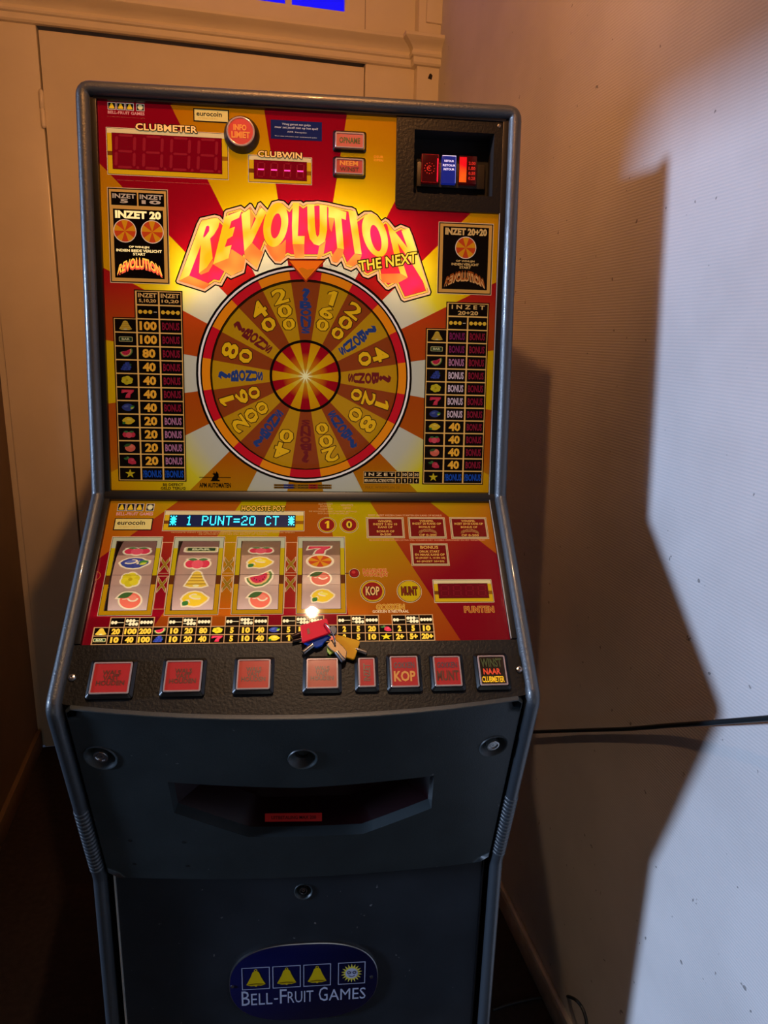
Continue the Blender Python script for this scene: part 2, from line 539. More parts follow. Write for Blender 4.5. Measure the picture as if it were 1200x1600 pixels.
# door and frame in the end wall
DX0, DX1, DZ = -0.602, 0.397, 2.397
d1 = struct(MB().box((DX0 + 0.005, YB + 0.004, 0.01), (DX1 - 0.003, YB + 0.045, DZ - 0.013), PAINT, rm, 0.002).build('door_1', smooth=40),
            'flush cream painted door behind the machine')
hg = MB()
hg.lathe([(0.0, -0.054), (0.006, -0.051), (0.0075, -0.046), (0.0075, -0.003), (0.0055, -0.001), (0.0055, 0.001), (0.0075, 0.003), (0.0075, 0.046), (0.006, 0.051), (0.0, 0.056)],
         PAINT, lambda a, c, h: rm(DX0 + a, YB - 0.005 + c, 2.168 + h), 12)
hg.build('hinge', d1, smooth=50, label='cream painted barrel hinge')
b = MB()
b.box((XL, YB + 0.012, 0), (XL + 0.030, YB + 0.06, ZC), PAINT, rm, 0.002)
b.box((XL + 0.022, YB, 0), (DX0, YB + 0.06, DZ), PAINT, rm, 0.003)
struct(b.build('trim_1', smooth=40), 'cream painted door casing beside the hinges')
b = MB().box((DX1, YB, 0), (0.566, YB + 0.06, DZ), PAINT, rm, 0.003)
struct(b.build('trim_2', smooth=40), 'cream painted door casing next to the pilaster')
b = MB().box((0.564, YB - 0.035, 0), (XE, YB + 0.06, ZC), PAINT, rm, 0.003)
b.box((0.588, YB - 0.045, 2.52), (XE, YB - 0.03, ZC), PAINT, rm, 0.003)
pil = struct(b.build('trim_3', smooth=40), 'cream painted pilaster in the corner')
q = [rm(0.602 + a_, YB - 0.0356, 2.360 + c_) for a_, c_ in ((0, 0), (0.013, -0.003), (0.016, 0.010), (0.010, 0.016), (0.005, 0.014))]
MB().add(q, [(0, 1, 2, 3, 4)], plain('bare_dark_wood', (32, 20, 12), 0.8)).build('paint_chip', pil)
# moulded transom rail, stepping out round the pilaster
PROF = [(0.0000, 2.3930), (0.0132, 2.3941), (0.0176, 2.3995), (0.0176, 2.4148), (0.0242, 2.4181), (0.0264, 2.4235), (0.0242, 2.4290), (0.0209, 2.4344),
        (0.0264, 2.4431), (0.0374, 2.4519), (0.0506, 2.4584), (0.0550, 2.4628), (0.0550, 2.4715), (0.0440, 2.4758), (0.0220, 2.4802), (0.0000, 2.4824)]
def rail(path, name, label):
    vv, fs = [], []
    n = len(PROF)
    for (x, y, ox, oy) in path:
        for d_, z in PROF:
            vv.append(rm(x + ox * d_, y + oy * d_, z))
    for i in range(len(path) - 1):
        for k in range(n - 1):
            fs.append((i * n + k, (i + 1) * n + k, (i + 1) * n + k + 1, i * n + k + 1))
    return struct(MB().add(vv, fs, PAINT).build(name, smooth=35), label)
rail([(XL, YB, 0, -1), (0.564, YB, -1, -1), (0.564, YB - 0.035, -1, -1), (XE, YB - 0.035, 0, -1)], 'trim_4', 'moulded transom rail above the door')
# transom light with blue panes
t0 = struct(roombox(XL, 0.566, YB + 0.030, YB + 0.06, 2.47, 2.52, PAINT, 'window_1'), 'transom window with blue panes above the door')
PW, PG = 0.170, 0.021
BLUE = plain('blue_glass', (6, 6, 120), 0.15, emit=(8, 10, 255), strength=0.95)
pr = 0.328; pbz = 2.540
n_p = 5
xs = [pr - i * (PW + PG) for i in range(n_p)]
b = MB()
b.box((pr + 0.0, YB + 0.012, 2.474), (0.566, YB + 0.05, ZC), PAINT, rm)
b.box((XL, YB + 0.012, 2.474), (xs[-1] - PW, YB + 0.05, ZC), PAINT, rm)
b.box((xs[-1] - PW, YB + 0.012, 2.474), (pr, YB + 0.05, pbz), PAINT, rm)
b.box((xs[-1] - PW, YB + 0.012, pbz + 0.26), (pr, YB + 0.05, ZC), PAINT, rm)
for x in xs[1:]:
    b.box((x, YB + 0.016, pbz), (x + PG, YB + 0.046, pbz + 0.26), PAINT, rm)
b.build('window_frame', t0, label='cream painted transom sash')
for x in xs:
    MB().box((x - PW, YB + 0.028, pbz), (x, YB + 0.032, pbz + 0.26), BLUE, rm).build('pane', t0, label='blue glass pane')
MB().box((DX1 - 0.002, YB + 0.0112, 2.48), (DX1 - 0.0005, YB + 0.0125, 2.66), plain('shadow_gap', (90, 72, 52), 0.8), rm).build('sash_joint', t0)

# ------------------------------------------------------------------ slot machine
machine = bpy.data.objects.new('slot_machine', None)
link(machine)
machine['label'] = 'dark fruit slot machine with lit red and yellow wheel panel beside the white wall'
machine['category'] = 'slot machine'
FZ = 0.69
T = Vector((0, 0.2099, 1.1846 + FZ)); K = Vector((0, 0.1429, 0.5847 + FZ)); S = Vector((0, -0.1048, 0.3583 + FZ)); B = Vector((0, 0.007, FZ))
G = Vector((0, 0.007, 0.0))
UPL = Plane(K, T - K); LWL = Plane(K, K - S)
REC = 0.004
UP = Plane(UPL.o - UPL.n * REC, T - K)          # printed glass of the head
LW = Plane(LWL.o - LWL.n * REC, K - S)          # printed glass of the sloping panel
HW = 0.3055

# cabinet shell
BACKY = 0.60
prof = [(G.y + 0.004, 0.0), (B.y + 0.004, B.z), (S.y + 0.008, S.z), (K.y + 0.006, K.z - 0.003), (T.y + 0.006, T.z - 0.014), (BACKY, T.z - 0.014), (BACKY, 0.0)]
for s_ in (-1, 1):
    x0, x1 = (s_ * 0.312, s_ * 0.326)
    MB().prism(prof if s_ > 0 else prof[::-1], min(x0, x1), max(x0, x1), SIDE, lambda a, c, h: Vector((h, a, c))).build('side_panel', machine)
MB().box((-0.312, BACKY - 0.016, 0.02), (0.312, BACKY, T.z - 0.016), SIDE).build('back_panel', machine)
MB().box((-0.312, T.y + 0.005, T.z - 0.030), (0.312, BACKY - 0.016, T.z - 0.014), SIDE).build('top_panel', machine)
MB().box((-0.312, K.y + 0.012, K.z - 0.030), (0.312, BACKY - 0.016, K.z - 0.018), MATTE).build('shelf_divider', machine)
MB().box((-0.312, 0.03, 0.0), (0.312, BACKY - 0.016, 0.05), SIDE).build('base', machine)

# frame: one rounded tube up the left edge, over the top and down the right edge
def fillet(pts, rads, seg=5):
    out = [pts[0]]
    for i in range(1, len(pts) - 1):
        p0, p, p1 = pts[i - 1], pts[i], pts[i + 1]
        a = (p0 - p).normalized(); c = (p1 - p).normalized()
        ang = a.angle(c); d = rads[i] / math.tan(ang / 2)
        d = min(d, 0.45 * (p0 - p).length, 0.45 * (p1 - p).length)
        q0, q1 = p + a * d, p + c * d
        for k in range(seg + 1):
            t = k / seg
            out.append(q0.lerp(p, t).lerp(p.lerp(q1, t), t))
    out.append(pts[-1])
    return out
HT = 0.0102
xl = 0.33 - HT
Tc = T - UPL.uv * HT
side = [Vector((-xl, p.y, p.z)) for p in (G, B, S, K, Tc)]
path = side + [Vector((-p.x, p.y, p.z)) for p in side[::-1]]
rad = [0, 0.05, 0.016, 0.02, 0.012, 0.012, 0.02, 0.016, 0.05, 0]
fp = fillet(path, rad)
def latvec(p, t):
    if abs(t.x) < 1e-3:
        return Vector((-1 if p.x < 0 else 1, 0, 0))
    return UPL.n.cross(t).normalized()
def sweep(mb, pts, sec, mat, closed_ends=True):
    n = len(pts); k = len(sec); vv, fs = [], []
    for i, p in enumerate(pts):
        t = (pts[min(i + 1, n - 1)] - pts[max(i - 1, 0)]).normalized()
        s_ = latvec(p, t); nn = t.cross(s_).normalized()
        for a, c in sec:
            vv.append(p + s_ * a + nn * c)
    for i in range(n - 1):
        for j in range(k):
            q = (j + 1) % k
            fs.append((i * k + j, i * k + q, (i + 1) * k + q, (i + 1) * k + j))
    if closed_ends:
        fs.append(tuple(range(k - 1, -1, -1))); fs.append(tuple((n - 1) * k + j for j in range(k)))
    mb.add(vv, fs, mat)
sec = []
for i in range(20):
    a = 2 * math.pi * i / 20
    cx, cy = math.cos(a), math.sin(a)
    sec.append((HT * math.copysign(abs(cx) ** 0.98, cx), 0.0135 * math.copysign(abs(cy) ** 0.98, cy)))
fm = MB(); sweep(fm, fp, sec, FRAME)
fm.build('edge_frame', machine, smooth=50, label='dark rounded plastic edge frame')
# ribbed grips on the lower part of the frame
for s_ in (-1, 1):
    g = MB()
    d_ = (B - S); L_ = d_.length
    for i in range(17):
        t = 0.56 + 0.37 * i / 16
        c = S.lerp(B, t); dd = d_.normalized()
        pts = [Vector((s_ * xl, *(c + dd * q).yz)) for q in (-0.0026, -0.0012, 0.0012, 0.0026)]
        for k in range(4):
            pass
        vv, fs = [], []
        nn = Vector((0, dd.z, -dd.y))
        for q, rr in ((-0.003, 1.0), (-0.0014, 1.10), (0.0014, 1.10), (0.003, 1.0)):
            for a, e in sec:
                vv.append(Vector((s_ * xl, *(c + dd * q).yz)) + Vector((s_ * a * rr, 0, 0)) + nn * e * rr)
        k = len(sec)
        for i2 in range(3):
            for j in range(k):
                fs.append((i2 * k + j, i2 * k + (j + 1) % k, (i2 + 1) * k + (j + 1) % k, (i2 + 1) * k + j))
        g.add(vv, fs, FRAME)
    g.build('grip_ribs', machine, smooth=60, kind='stuff')
# inner bezels between frame and glass
def bezel(pl, v0, v1, name):
    for s_ in (-1, 1):
        MB().box((s_ * (HW - 0.004), v0, -0.012), (s_ * 0.3145, v1, 0.0035), BLACK, UPL.P if pl is UP else LWL.P, 0.0008).build(name, machine, smooth=40)
vT = (T - K).length
bezel(UP, 0.002, vT - 0.022, 'glass_bezel')
vS = -(K - S).length
V_ART = LW.px(470, 1005)[1]
bezel(LW, V_ART, -0.004, 'glass_bezel')
MB().box((-0.306, vT - 0.024, -0.014), (0.306, vT - 0.006, 0.004), BLACK, UPL.P, 0.001).build('glass_bezel', machine, smooth=40)
wb = MB()
EDGE = plain('edge_glint', (190, 190, 185), 0.3)  # pale strip colour painted for the light caught along an edge
wb.box((HW - 0.0050, 0.003, 0.0034), (HW - 0.0040, 0.446, 0.0042), EDGE, UPL.P)
wb.build('glass_edge_glint', machine)
MB().box((HW - 0.0050, V_ART, 0.0034), (HW - 0.0040, -0.006, 0.0042), EDGE, LWL.P).build('glass_edge_glint', machine)
# cross bar between the two glasses
cb = MB()
cb.prism([(K.y - 0.002, K.z + 0.008), (K.y + 0.016, K.z + 0.008), (K.y + 0.016, K.z - 0.014), (K.y - 0.004, K.z - 0.008), (K.y - 0.009, K.z - 0.004), (K.y - 0.007, K.z + 0.001)],
         -0.3115, 0.3115, BLACK, lambda a, c, h: Vector((h, a, c)))
cb.build('cross_bar', machine, smooth=30)

# ---------------------------------------------------------------- head glass
WC = (0.0010, 0.1905)                            # wheel centre on the head glass
WR = 0.1690                                      # outer radius of the wheel surround
WIN = 0.1560                                     # opening in the glass in front of the wheel
C3 = UP.P(*WC)
HOT = fan('head_fan_red', UP.P(0, 0), [(0.0, (196, 132, 8)), (0.07, (190, 92, 12)), (0.15, (184, 78, 16)), (0.27, (182, 66, 18)), (0.325, (176, 26, 22)), (0.38, (166, 8, 26)), (0.6, (152, 5, 28))], 0.38, UP.uv)
SUN = fan('head_fan_yellow', C3, [(0.165, (205, 200, 182)), (0.195, (206, 198, 168)), (0.235, (226, 206, 40)), (0.28, (222, 176, 4)), (0.36, (212, 140, 4)), (0.47, (196, 104, 10))], 0.42)
U0, U1, V0, V1 = -HW, HW, 0.004, 0.588
def edge_pt(cu, cv, a, rect):
    dx, dy = math.cos(a), math.sin(a); t = 1e9
    if dx > 1e-9: t = min(t, (rect[2] - cu) / dx)
    if dx < -1e-9: t = min(t, (rect[0] - cu) / dx)
    if dy > 1e-9: t = min(t, (rect[3] - cv) / dy)
    if dy < -1e-9: t = min(t, (rect[1] - cv) / dy)
    return (cu + dx * t, cv + dy * t)
def clip(poly, axis, lim, keep_less):
    o = []
    for k in range(len(poly)):
        p, q = poly[k], poly[(k + 1) % len(poly)]
        ip = (p[axis] <= lim) == keep_less; iq = (q[axis] <= lim) == keep_less
        if ip: o.append(p)
        if ip != iq:
            t = (lim - p[axis]) / (q[axis] - p[axis]); o.append((p[0] + (q[0] - p[0]) * t, p[1] + (q[1] - p[1]) * t))
    return o
def clip_convex(c, pts):
    """part of polygon c inside the convex polygon pts"""
    for k0 in range(len(pts)):
        A_, B_ = pts[k0], pts[(k0 + 1) % len(pts)]
        o = []
        sd = lambda p: (B_[0] - A_[0]) * (p[1] - A_[1]) - (B_[1] - A_[1]) * (p[0] - A_[0])
        for k in range(len(c)):
            p, q = c[k], c[(k + 1) % len(c)]
            sp, sq = sd(p), sd(q)
            if sp >= 0: o.append(p)
            if (sp >= 0) != (sq >= 0):
                t = sp / (sp - sq); o.append((p[0] + (q[0] - p[0]) * t, p[1] + (q[1] - p[1]) * t))
        c = o
        if not c: break
    return c
def fan_sheet(pl, ctr, rect, holes, odd, even):
    """sheet of 20 rays round ctr, trimmed to rect, with openings"""
    art = Art(pl.P)
    for i in range(20):
        a0, a1 = 9 + 18 * i, 27 + 18 * i
        pts = [ctr, (ctr[0] + 2 * math.cos(R(a0)), ctr[1] + 2 * math.sin(R(a0))), (ctr[0] + 2 * math.cos(R(a1)), ctr[1] + 2 * math.sin(R(a1)))]
        for ax, lim, kl in ((0, rect[2], True), (0, rect[0], False), (1, rect[3], True), (1, rect[1], False)):
            if pts: pts = clip(pts, ax, lim, kl)
        if len(pts) < 3: continue
        pts = ccw(pts)
        hs = []
        for h_ in holes:
            c = clip_convex(h_, pts)
            if len(c) >= 3 and abs(area2(c)) > 1e-7: hs.append(c)
        V2, F2 = sheet(pts, hs)
        art.add([pl.P(x, y, 0) for x, y in V2], F2, odd if i % 2 == 0 else even)
    return art
HEADHOLE = UP.box(648, 202, 769, 307, 0.006)
HH = HEADHOLE
art = fan_sheet(UP, WC, (U0, V0, U1, V1), [ellipse(*WC, WIN, WIN, 0, 60), [(HH[0] - .002, HH[1] - .002), (HH[2] + .002, HH[1] - .002), (HH[2] + .002, HH[3] + .002), (HH[0] - .002, HH[3] + .002)]], HOT, SUN)
art.build('head_art_glass', machine, label='back-lit glass printed with red and yellow rays')
# bulbs behind the lit title
def bulb(pl, x, y, power, col=(1.0, 0.78, 0.45), dep=0.035, r=0.008):
    u, v = pl.px(x, y)
    light('title_bulb', 'POINT', pl.P(u, v, -dep), pl.P(u, v, 0), power, col, shadow_soft_size=r)
for x, y in ((322, 400), (365, 385), (410, 365), (460, 350), (512, 352), (560, 365), (612, 380), (640, 425), (300, 430)):
    bulb(UP, x, y, 0.24)

GOLD = ink((205, 150, 50), 0.42); CREAM = ink((232, 196, 150), 0.45); INKB = ink((8, 5, 5), 0.2); GOLDD = ink((150, 96, 20), 0.35)
DIMW = ink((196, 176, 150), 0.35); RED7 = ink((110, 4, 18), 0.5); INKR = ink((150, 8, 28), 0.35)
H1, H2, H3, H4, H5 = 0.0003, 0.0006, 0.0009, 0.0012, 0.0015

# wheel surround printed on the glass
ws = Art(UP.P)
ws.ring(*WC, 0.1655, WR, INKB, H1, 72)
ws.ring(*WC, 0.1625, 0.1655, ink((205, 190, 180), 0.6), H1, 72)
ws.ring(*WC, 0.1600, 0.1625, INKB, H1, 72)
for i in range(20):
    ws.wedge(*WC, 0.1475, 0.1600, 9 + 18 * i, 27 + 18 * i, ink((176, 16, 30), 0.45) if i % 2 == 0 else ink((206, 118, 14), 0.45), H1, 6)
ws.ring(*WC, 0.1465, 0.1475, INKB, H1, 72)
ws.build('wheel_surround', machine)
# the wheel itself, set back behind the glass
WD = -0.020
well = Art(UP.P)
well.lathe([(0.1475, 0.0), (0.1475, WD - 0.012)], MATTE, UP.P, 48, *WC)
well.build('wheel_well', machine)
wheel = Art(UP.P)
wheel.lathe([(0.150, WD - 0.004), (0.1495, WD - 0.0008), (0.0, WD - 0.0008)], plain('wheel_board', (60, 30, 14), 0.6), UP.P, 60, *WC)
wheel = wheel.build('wheel', machine, label='numbered bonus wheel behind glass')
SEQ = ['?BONUS', '160', '200', '?BONUS', '40', '?BONUSr', '120', '80', '?BONUS', '200', '?BONUSr', '40', '?BONUS', '200', '160', '?BONUS', '80', '?BONUSr', '40', '200']
WY = ink((206, 142, 8), 0.44, 0.4); WRD = ink((158, 62, 16), 0.42, 0.4)  # inks of the unlit wheel are given some glow of their own
WNUM = ink((226, 164, 14), 0.60, 0.4); WOUT = ink((70, 30, 8), 0.3, 0.4)
WBL = ink((36, 62, 122), 0.42, 0.4); WBR = ink((122, 22, 28), 0.42, 0.4)
for i, t in enumerate(SEQ):
    ac = 90 - 18 * i
    red = (i % 2 == 0)
    sg = Art(UP.P)
    sg.wedge(*WC, 0.0, 0.1493, ac - 9, ac + 9, WRD if red else WY, WD, 5)
    sg.build('wheel_segment', wheel)
    def place(cx, w_, r0, r1, a=ac):
        """letter box standing on its radius, top outward"""
        ca, sa = math.cos(R(a)), math.sin(R(a))
        def f(x, y):
            lx = (x - 0.5) * w_; ly = r0 + (r1 - r0) * y
            return (WC[0] + ca * ly + sa * lx, WC[1] + sa * ly - ca * lx)
        return f
    nb = Art(UP.P)
    if t[0] == '?':
        cm = WBR if t.endswith('r') else WBL
        cells = [('?', 0.118, 0.138, 0.013), ('B', 0.106, 0.118, 0.019), ('O', 0.095, 0.106, 0.018), ('N', 0.085, 0.095, 0.017), ('U', 0.076, 0.085, 0.0155), ('S', 0.068, 0.076, 0.014)]
        for ch, r0, r1, w_ in cells:
            nb.text(ch, (0, 0, 1, 1), cm, WD + 0.0006, 0.05, warp=place(0, w_, r0, r1))
    else:
        n = len(t)
        tops = {3: [(0.119, 0.142), (0.097, 0.117), (0.077, 0.095)], 2: [(0.112, 0.138), (0.089, 0.110)]}[n]
        for ch, (r0, r1), w_ in zip(t, tops, (0.024, 0.023, 0.020)):
            if ch == '1': w_ *= 0.55
            nb.text(ch, (0, 0, 1, 1), WOUT, WD + 0.0004, 0.055, warp=place(0, w_ + 0.003, r0 - 0.0012, r1 + 0.0012))
            nb.text(ch, (0, 0, 1, 1), WNUM, WD + 0.0008, 0.025, warp=place(0, w_, r0, r1))
    nb.build('wheel_lettering', wheel)
MB().lathe([(WIN, 0.00005), (0.0, 0.00005)], GLASS, UP.P, 64, *WC).build('wheel_window', machine, label='clear round window over the wheel')
# hub disc printed on the glass
hb = Art(UP.P)
hb.ring(*WC, 0.0520, 0.0560, INKB, H2, 56)
HRED = fan('hub_red', C3, [(0.0, (215, 205, 120)), (0.012, (196, 140, 10)), (0.026, (190, 96, 12)), (0.036, (158, 10, 26)), (0.056, (150, 4, 26))], 0.42)
HYEL = fan('hub_yellow', C3, [(0.0, (222, 214, 160)), (0.012, (220, 196, 70)), (0.026, (212, 172, 8)), (0.056, (204, 138, 10))], 0.42)
for i in range(20):
    hb.wedge(*WC, 0.0, 0.0522, 9 + 18 * i - 0, 27 + 18 * i, HRED if i % 2 == 0 else HYEL, H1, 4)
for i in range(10):
    a = R(36 * i)
    p, q = (math.cos(a), math.sin(a)), (-math.sin(a), math.cos(a))
    hb.poly([(WC[0] + q[0] * 0.0016, WC[1] + q[1] * 0.0016), (WC[0] - q[0] * 0.0016, WC[1] - q[1] * 0.0016), (WC[0] + p[0] * 0.012, WC[1] + p[1] * 0.012)], ink((214, 206, 150), 0.5), H2 + i * 2e-6)
hb.build('wheel_hub', machine, label='round sunburst hub with black rim')

# title sign
def cA(p): return (p[0] / 7.5 + 270, p[1] / 7.5 + 305)
def cB(p): return (p[0] / 7.5 + 400, p[1] / 7.5 + 300)
def cC(p): return (p[0] / 7.5 + 530, p[1] / 7.5 + 315)
def up(pts, c): return [UP.px(*c(p)) for p in pts]
OUT = up([(25, 1010), (270, 330), (310, 255), (490, 215), (560, 235), (582, 262), (590, 190), (620, 160), (800, 110), (840, 140), (900, 85), (930, 95), (965, 150), (990, 85), (1030, 65), (1110, 150)], cA) \
    + up([(180, 105), (260, 85), (330, 95), (380, 140), (410, 95), (530, 95), (555, 115), (580, 100), (680, 98), (720, 92), (840, 110), (1060, 160)], cB) \
    + up([(150, 55), (200, 80), (225, 150), (290, 105), (380, 105), (450, 150), (495, 210), (540, 180), (590, 210), (655, 290), (720, 255), (830, 300), (870, 390), (1085, 1060), (1070, 1100), (760, 1185), (720, 1160), (650, 1010), (580, 1050), (540, 1040), (440, 930), (430, 870), (340, 915), (270, 890), (200, 790), (140, 825), (50, 790), (22, 720)], cC) \
    + up([(950, 880), (870, 850), (845, 780), (800, 800), (400, 800), (380, 790), (300, 855), (220, 850), (150, 770), (110, 700)], cB) \
    + up([(1000, 895), (960, 890), (870, 815), (850, 920), (680, 995), (640, 970), (580, 1080), (500, 1060), (380, 1145), (45, 1040)], cA)
def glowfill(name, c0, c1, k):
    """glowing print, bulb hot spots painted as patches between two inks"""
    mt, nt, b_ = base_mat(name)
    g = nt.nodes.new('ShaderNodeTexCoord')
    n = nt.nodes.new('ShaderNodeTexNoise'); n.inputs['Scale'].default_value = 26; n.inputs['Detail'].default_value = 1  # noise patches in the emission imitate the bulbs' hot spots
    nt.links.new(g.outputs['Object'], n.inputs['Vector'])
    rp = nt.nodes.new('ShaderNodeValToRGB')
    rp.color_ramp.elements[0].position = 0.38; rp.color_ramp.elements[1].position = 0.66
    rp.color_ramp.elements[0].color = (*lin(c0), 1); rp.color_ramp.elements[1].color = (*lin(c1), 1)
    nt.links.new(n.outputs['Fac'], rp.inputs['Fac'])
    nt.links.new(rp.outputs['Color'], b_.inputs['Emission Color'])
    b_.inputs['Emission Strength'].default_value = k
    b_.inputs['Base Color'].default_value = (*[v * 0.4 for v in lin(c0)], 1)
    b_.inputs['Roughness'].default_value = 0.12
    MATS[name] = mt
    return mt
PINK = glowfill('title_pink', (236, 44, 48), (255, 40, 100), 1.0)
FACE = glowfill('title_face', (255, 170, 20), (255, 226, 96), 1.12)
SIDEO = glowfill('title_side', (252, 112, 46), (255, 172, 66), 1.0)
sign = Art(UP.P)
sign.poly(OUT, INKB, H1)
sign.poly(inset(OUT, 0.0020), ink((250, 190, 130), 0.72), H2)
sign.poly(inset(OUT, 0.0052), ink((40, 10, 6), 0.3), H2 + 0.00015)
sign.poly(inset(OUT, 0.0058), ink((252, 190, 70), 0.8), H3)
sign.poly(inset(OUT, 0.0085), ink((60, 14, 8), 0.3), H3 + 0.00015)
sign.poly(inset(OUT, 0.0090), PINK, H4)
sign = sign.build('title_sign', machine, label='lit arched title sign reading REVOLUTION')
def letter(faces, holes=(), sides=(), c=cA):
    a = Art(UP.P)
    for s_ in sides: a.poly(up(s_, c), SIDEO, 0.0018)
    for f in faces: a.poly(f if c is None else up(f, c), FACE, 0.0021)
    for f in holes: a.poly(f if c is None else up(f, c), PINK, 0.0024)
    a.build('sign_letter', sign)
letter([[(335, 318), (440, 285), (525, 272), (552, 310), (535, 380), (485, 465), (440, 510), (470, 745), (400, 850), (310, 915), (322, 700), (335, 560), (345, 520), (330, 590), (195, 945), (75, 1005)]],
       [[(395, 368), (418, 360), (432, 375), (428, 425), (390, 480), (362, 505), (360, 480)]],
       [[(75, 1005), (195, 945), (440, 1045), (370, 1105)], [(310, 915), (400, 850), (470, 760), (480, 800), (420, 900), (330, 935)]])
letter([[(612, 258), (810, 180), (778, 268), (688, 308), (662, 398), (730, 374), (702, 482), (640, 520), (610, 612), (690, 588), (655, 742), (475, 812)]], [],
       [[(475, 812), (655, 742), (835, 865), (690, 948)], [(690, 635), (852, 742), (835, 865), (655, 742)]])
letter([[(805, 225), (905, 168), (912, 412), (1035, 150), (1100, 200), (930, 560), (840, 660)]], [],
       [[(840, 660), (930, 560), (1010, 640), (1060, 670), (985, 862), (845, 735)], [(905, 168), (960, 250), (912, 412)]])
oA = [UP.px(*cB(p)) for p in ellipse(232, 388, 142, 262, R(9), 36)]
oI = [UP.px(*cB(p)) for p in ellipse(236, 402, 58, 148, R(9), 30)]
letter([oA], [oI], [], None)
sb = Art(UP.P); sb.poly(up([(105, 620), (200, 650), (300, 610), (350, 560), (345, 760), (290, 820), (225, 815), (160, 730)], cB), SIDEO, 0.0018); sb.build('sign_letter_side', sign)
letter([[(430, 130), (505, 130), (500, 300), (490, 520), (570, 520), (565, 615), (430, 615), (422, 400)]], [], [[(430, 615), (565, 615), (565, 775), (455, 775)]], cB)
letter([[(600, 148), (682, 148), (690, 400), (704, 505), (722, 532), (742, 500), (748, 400), (745, 158), (832, 165), (832, 450), (806, 585), (740, 632), (680, 615), (630, 550), (608, 440)]], [],
       [[(740, 640), (806, 590), (820, 560), (790, 740), (740, 788), (715, 788)]], cB)
letter([[(850, 205), (845, 172), (1058, 240), (1052, 332), (1000, 312), (1030, 672), (952, 660), (920, 312), (848, 302)]], [],
       [[(952, 660), (1030, 672), (1015, 740), (960, 830), (890, 815), (880, 770)], [(848, 302), (920, 312), (885, 470), (862, 430)]], cB)
letter([[(105, 98), (192, 120), (262, 622), (182, 612)]], [], [[(182, 612), (262, 632), (235, 705), (165, 762), (75, 735)]], cC)
oA = [UP.px(*cC(p)) for p in ellipse(418, 398, 138, 262, R(-17), 36)]
oI = [UP.px(*cC(p)) for p in ellipse(428, 432, 58, 158, R(-13), 30)]
letter([oA], [oI], [], None)
letter([[(555, 245), (655, 362), (800, 548), (728, 345), (818, 315), (1045, 1045), (870, 760), (765, 605), (685, 490), (712, 620), (800, 892), (715, 845), (640, 610)]], [],
       [[(480, 850), (715, 845), (800, 895), (680, 960), (500, 950)]], cC)
tn = Art(UP.P)
def quadwarp(pts, c, pl=UP):
    tl, tr, br, bl = [pl.px(*c(p)) for p in pts]
    def f(x, y):
        a = (tl[0] + (tr[0] - tl[0]) * x, tl[1] + (tr[1] - tl[1]) * x); d = (bl[0] + (br[0] - bl[0]) * x, bl[1] + (br[1] - bl[1]) * x)
        return (d[0] + (a[0] - d[0]) * y, d[1] + (a[1] - d[1]) * y)
    return f
tn.text('THE NEXT', (0, 0, 1, 1), ink((70, 50, 6), 0.3), 0.0028, 0.10, 1.05, warp=quadwarp([(208, 690), (918, 578), (920, 732), (225, 832)], cC))
tn.text('THE NEXT', (0, 0, 1, 1), ink((250, 208, 60), 0.9), 0.0032, 0.02, 1.05, warp=quadwarp([(222, 702), (905, 592), (905, 722), (238, 820)], cC))
tn.build('subtitle_lettering', sign, label='yellow lettering THE NEXT')
# pointer over the wheel
pt = Art(UP.P)
P3 = up([(360, 795), (820, 800), (585, 1065)], cB)
pt.poly(P3, ink((150, 40, 14), 0.4), 0.0030)
pt.poly(inset(P3, 0.0022), ink((226, 104, 18), 0.62), 0.0033)
pt.poly(up([(500, 905), (540, 890), (600, 915), (650, 905), (690, 900), (588, 1040)], cB), ink((206, 112, 16), 0.45), 0.0036)
pt.build('wheel_pointer', machine, label='orange triangular wheel pointer')

# ------------------------------------------------ symbols (unit box -1..1, y up)
def leaf(cx, cy, l, wd, ang):
    pts = []
    for i in range(9):
        t = i / 8; pts.append((l * t, wd * math.sin(math.pi * t)))
    for i in range(7, 0, -1):
        t = i / 8; pts.append((l * t, -wd * math.sin(math.pi * t)))
    c, s_ = math.cos(ang), math.sin(ang)
    return [(cx + x * c - y * s_, cy + x * s_ + y * c) for x, y in pts]
def star(n, r0, r1, cx=0, cy=0, a0=90):
    return [(cx + (r0 if i % 2 == 0 else r1) * math.cos(R(a0 + 180 * i / n)), cy + (r0 if i % 2 == 0 else r1) * math.sin(R(a0 + 180 * i / n))) for i in range(2 * n)]
BELL = [(-0.95, -0.75), (-0.75, -0.35), (-0.5, 0.2), (-0.32, 0.75), (-0.12, 0.92), (0.12, 0.92), (0.32, 0.75), (0.5, 0.2), (0.75, -0.35), (0.95, -0.75), (0.5, -0.92), (-0.5, -0.92)]
def lemon(sc=1.0):
    return [(x * sc, y * sc) for x, y in [(-0.95, 0.0), (-0.78, 0.35), (-0.45, 0.66), (0.0, 0.78), (0.45, 0.66), (0.72, 0.36), (0.98, 0.12), (0.92, -0.12), (0.68, -0.38), (0.38, -0.66), (0.0, -0.76), (-0.45, -0.66), (-0.78, -0.38)]]
SEVEN = [(-0.85, 0.85), (0.95, 0.85), (0.9, 0.45), (0.45, -0.1), (0.35, -0.85), (-0.4, -0.85), (-0.2, -0.1), (0.2, 0.35), (-0.5, 0.35), (-0.95, 0.1)]
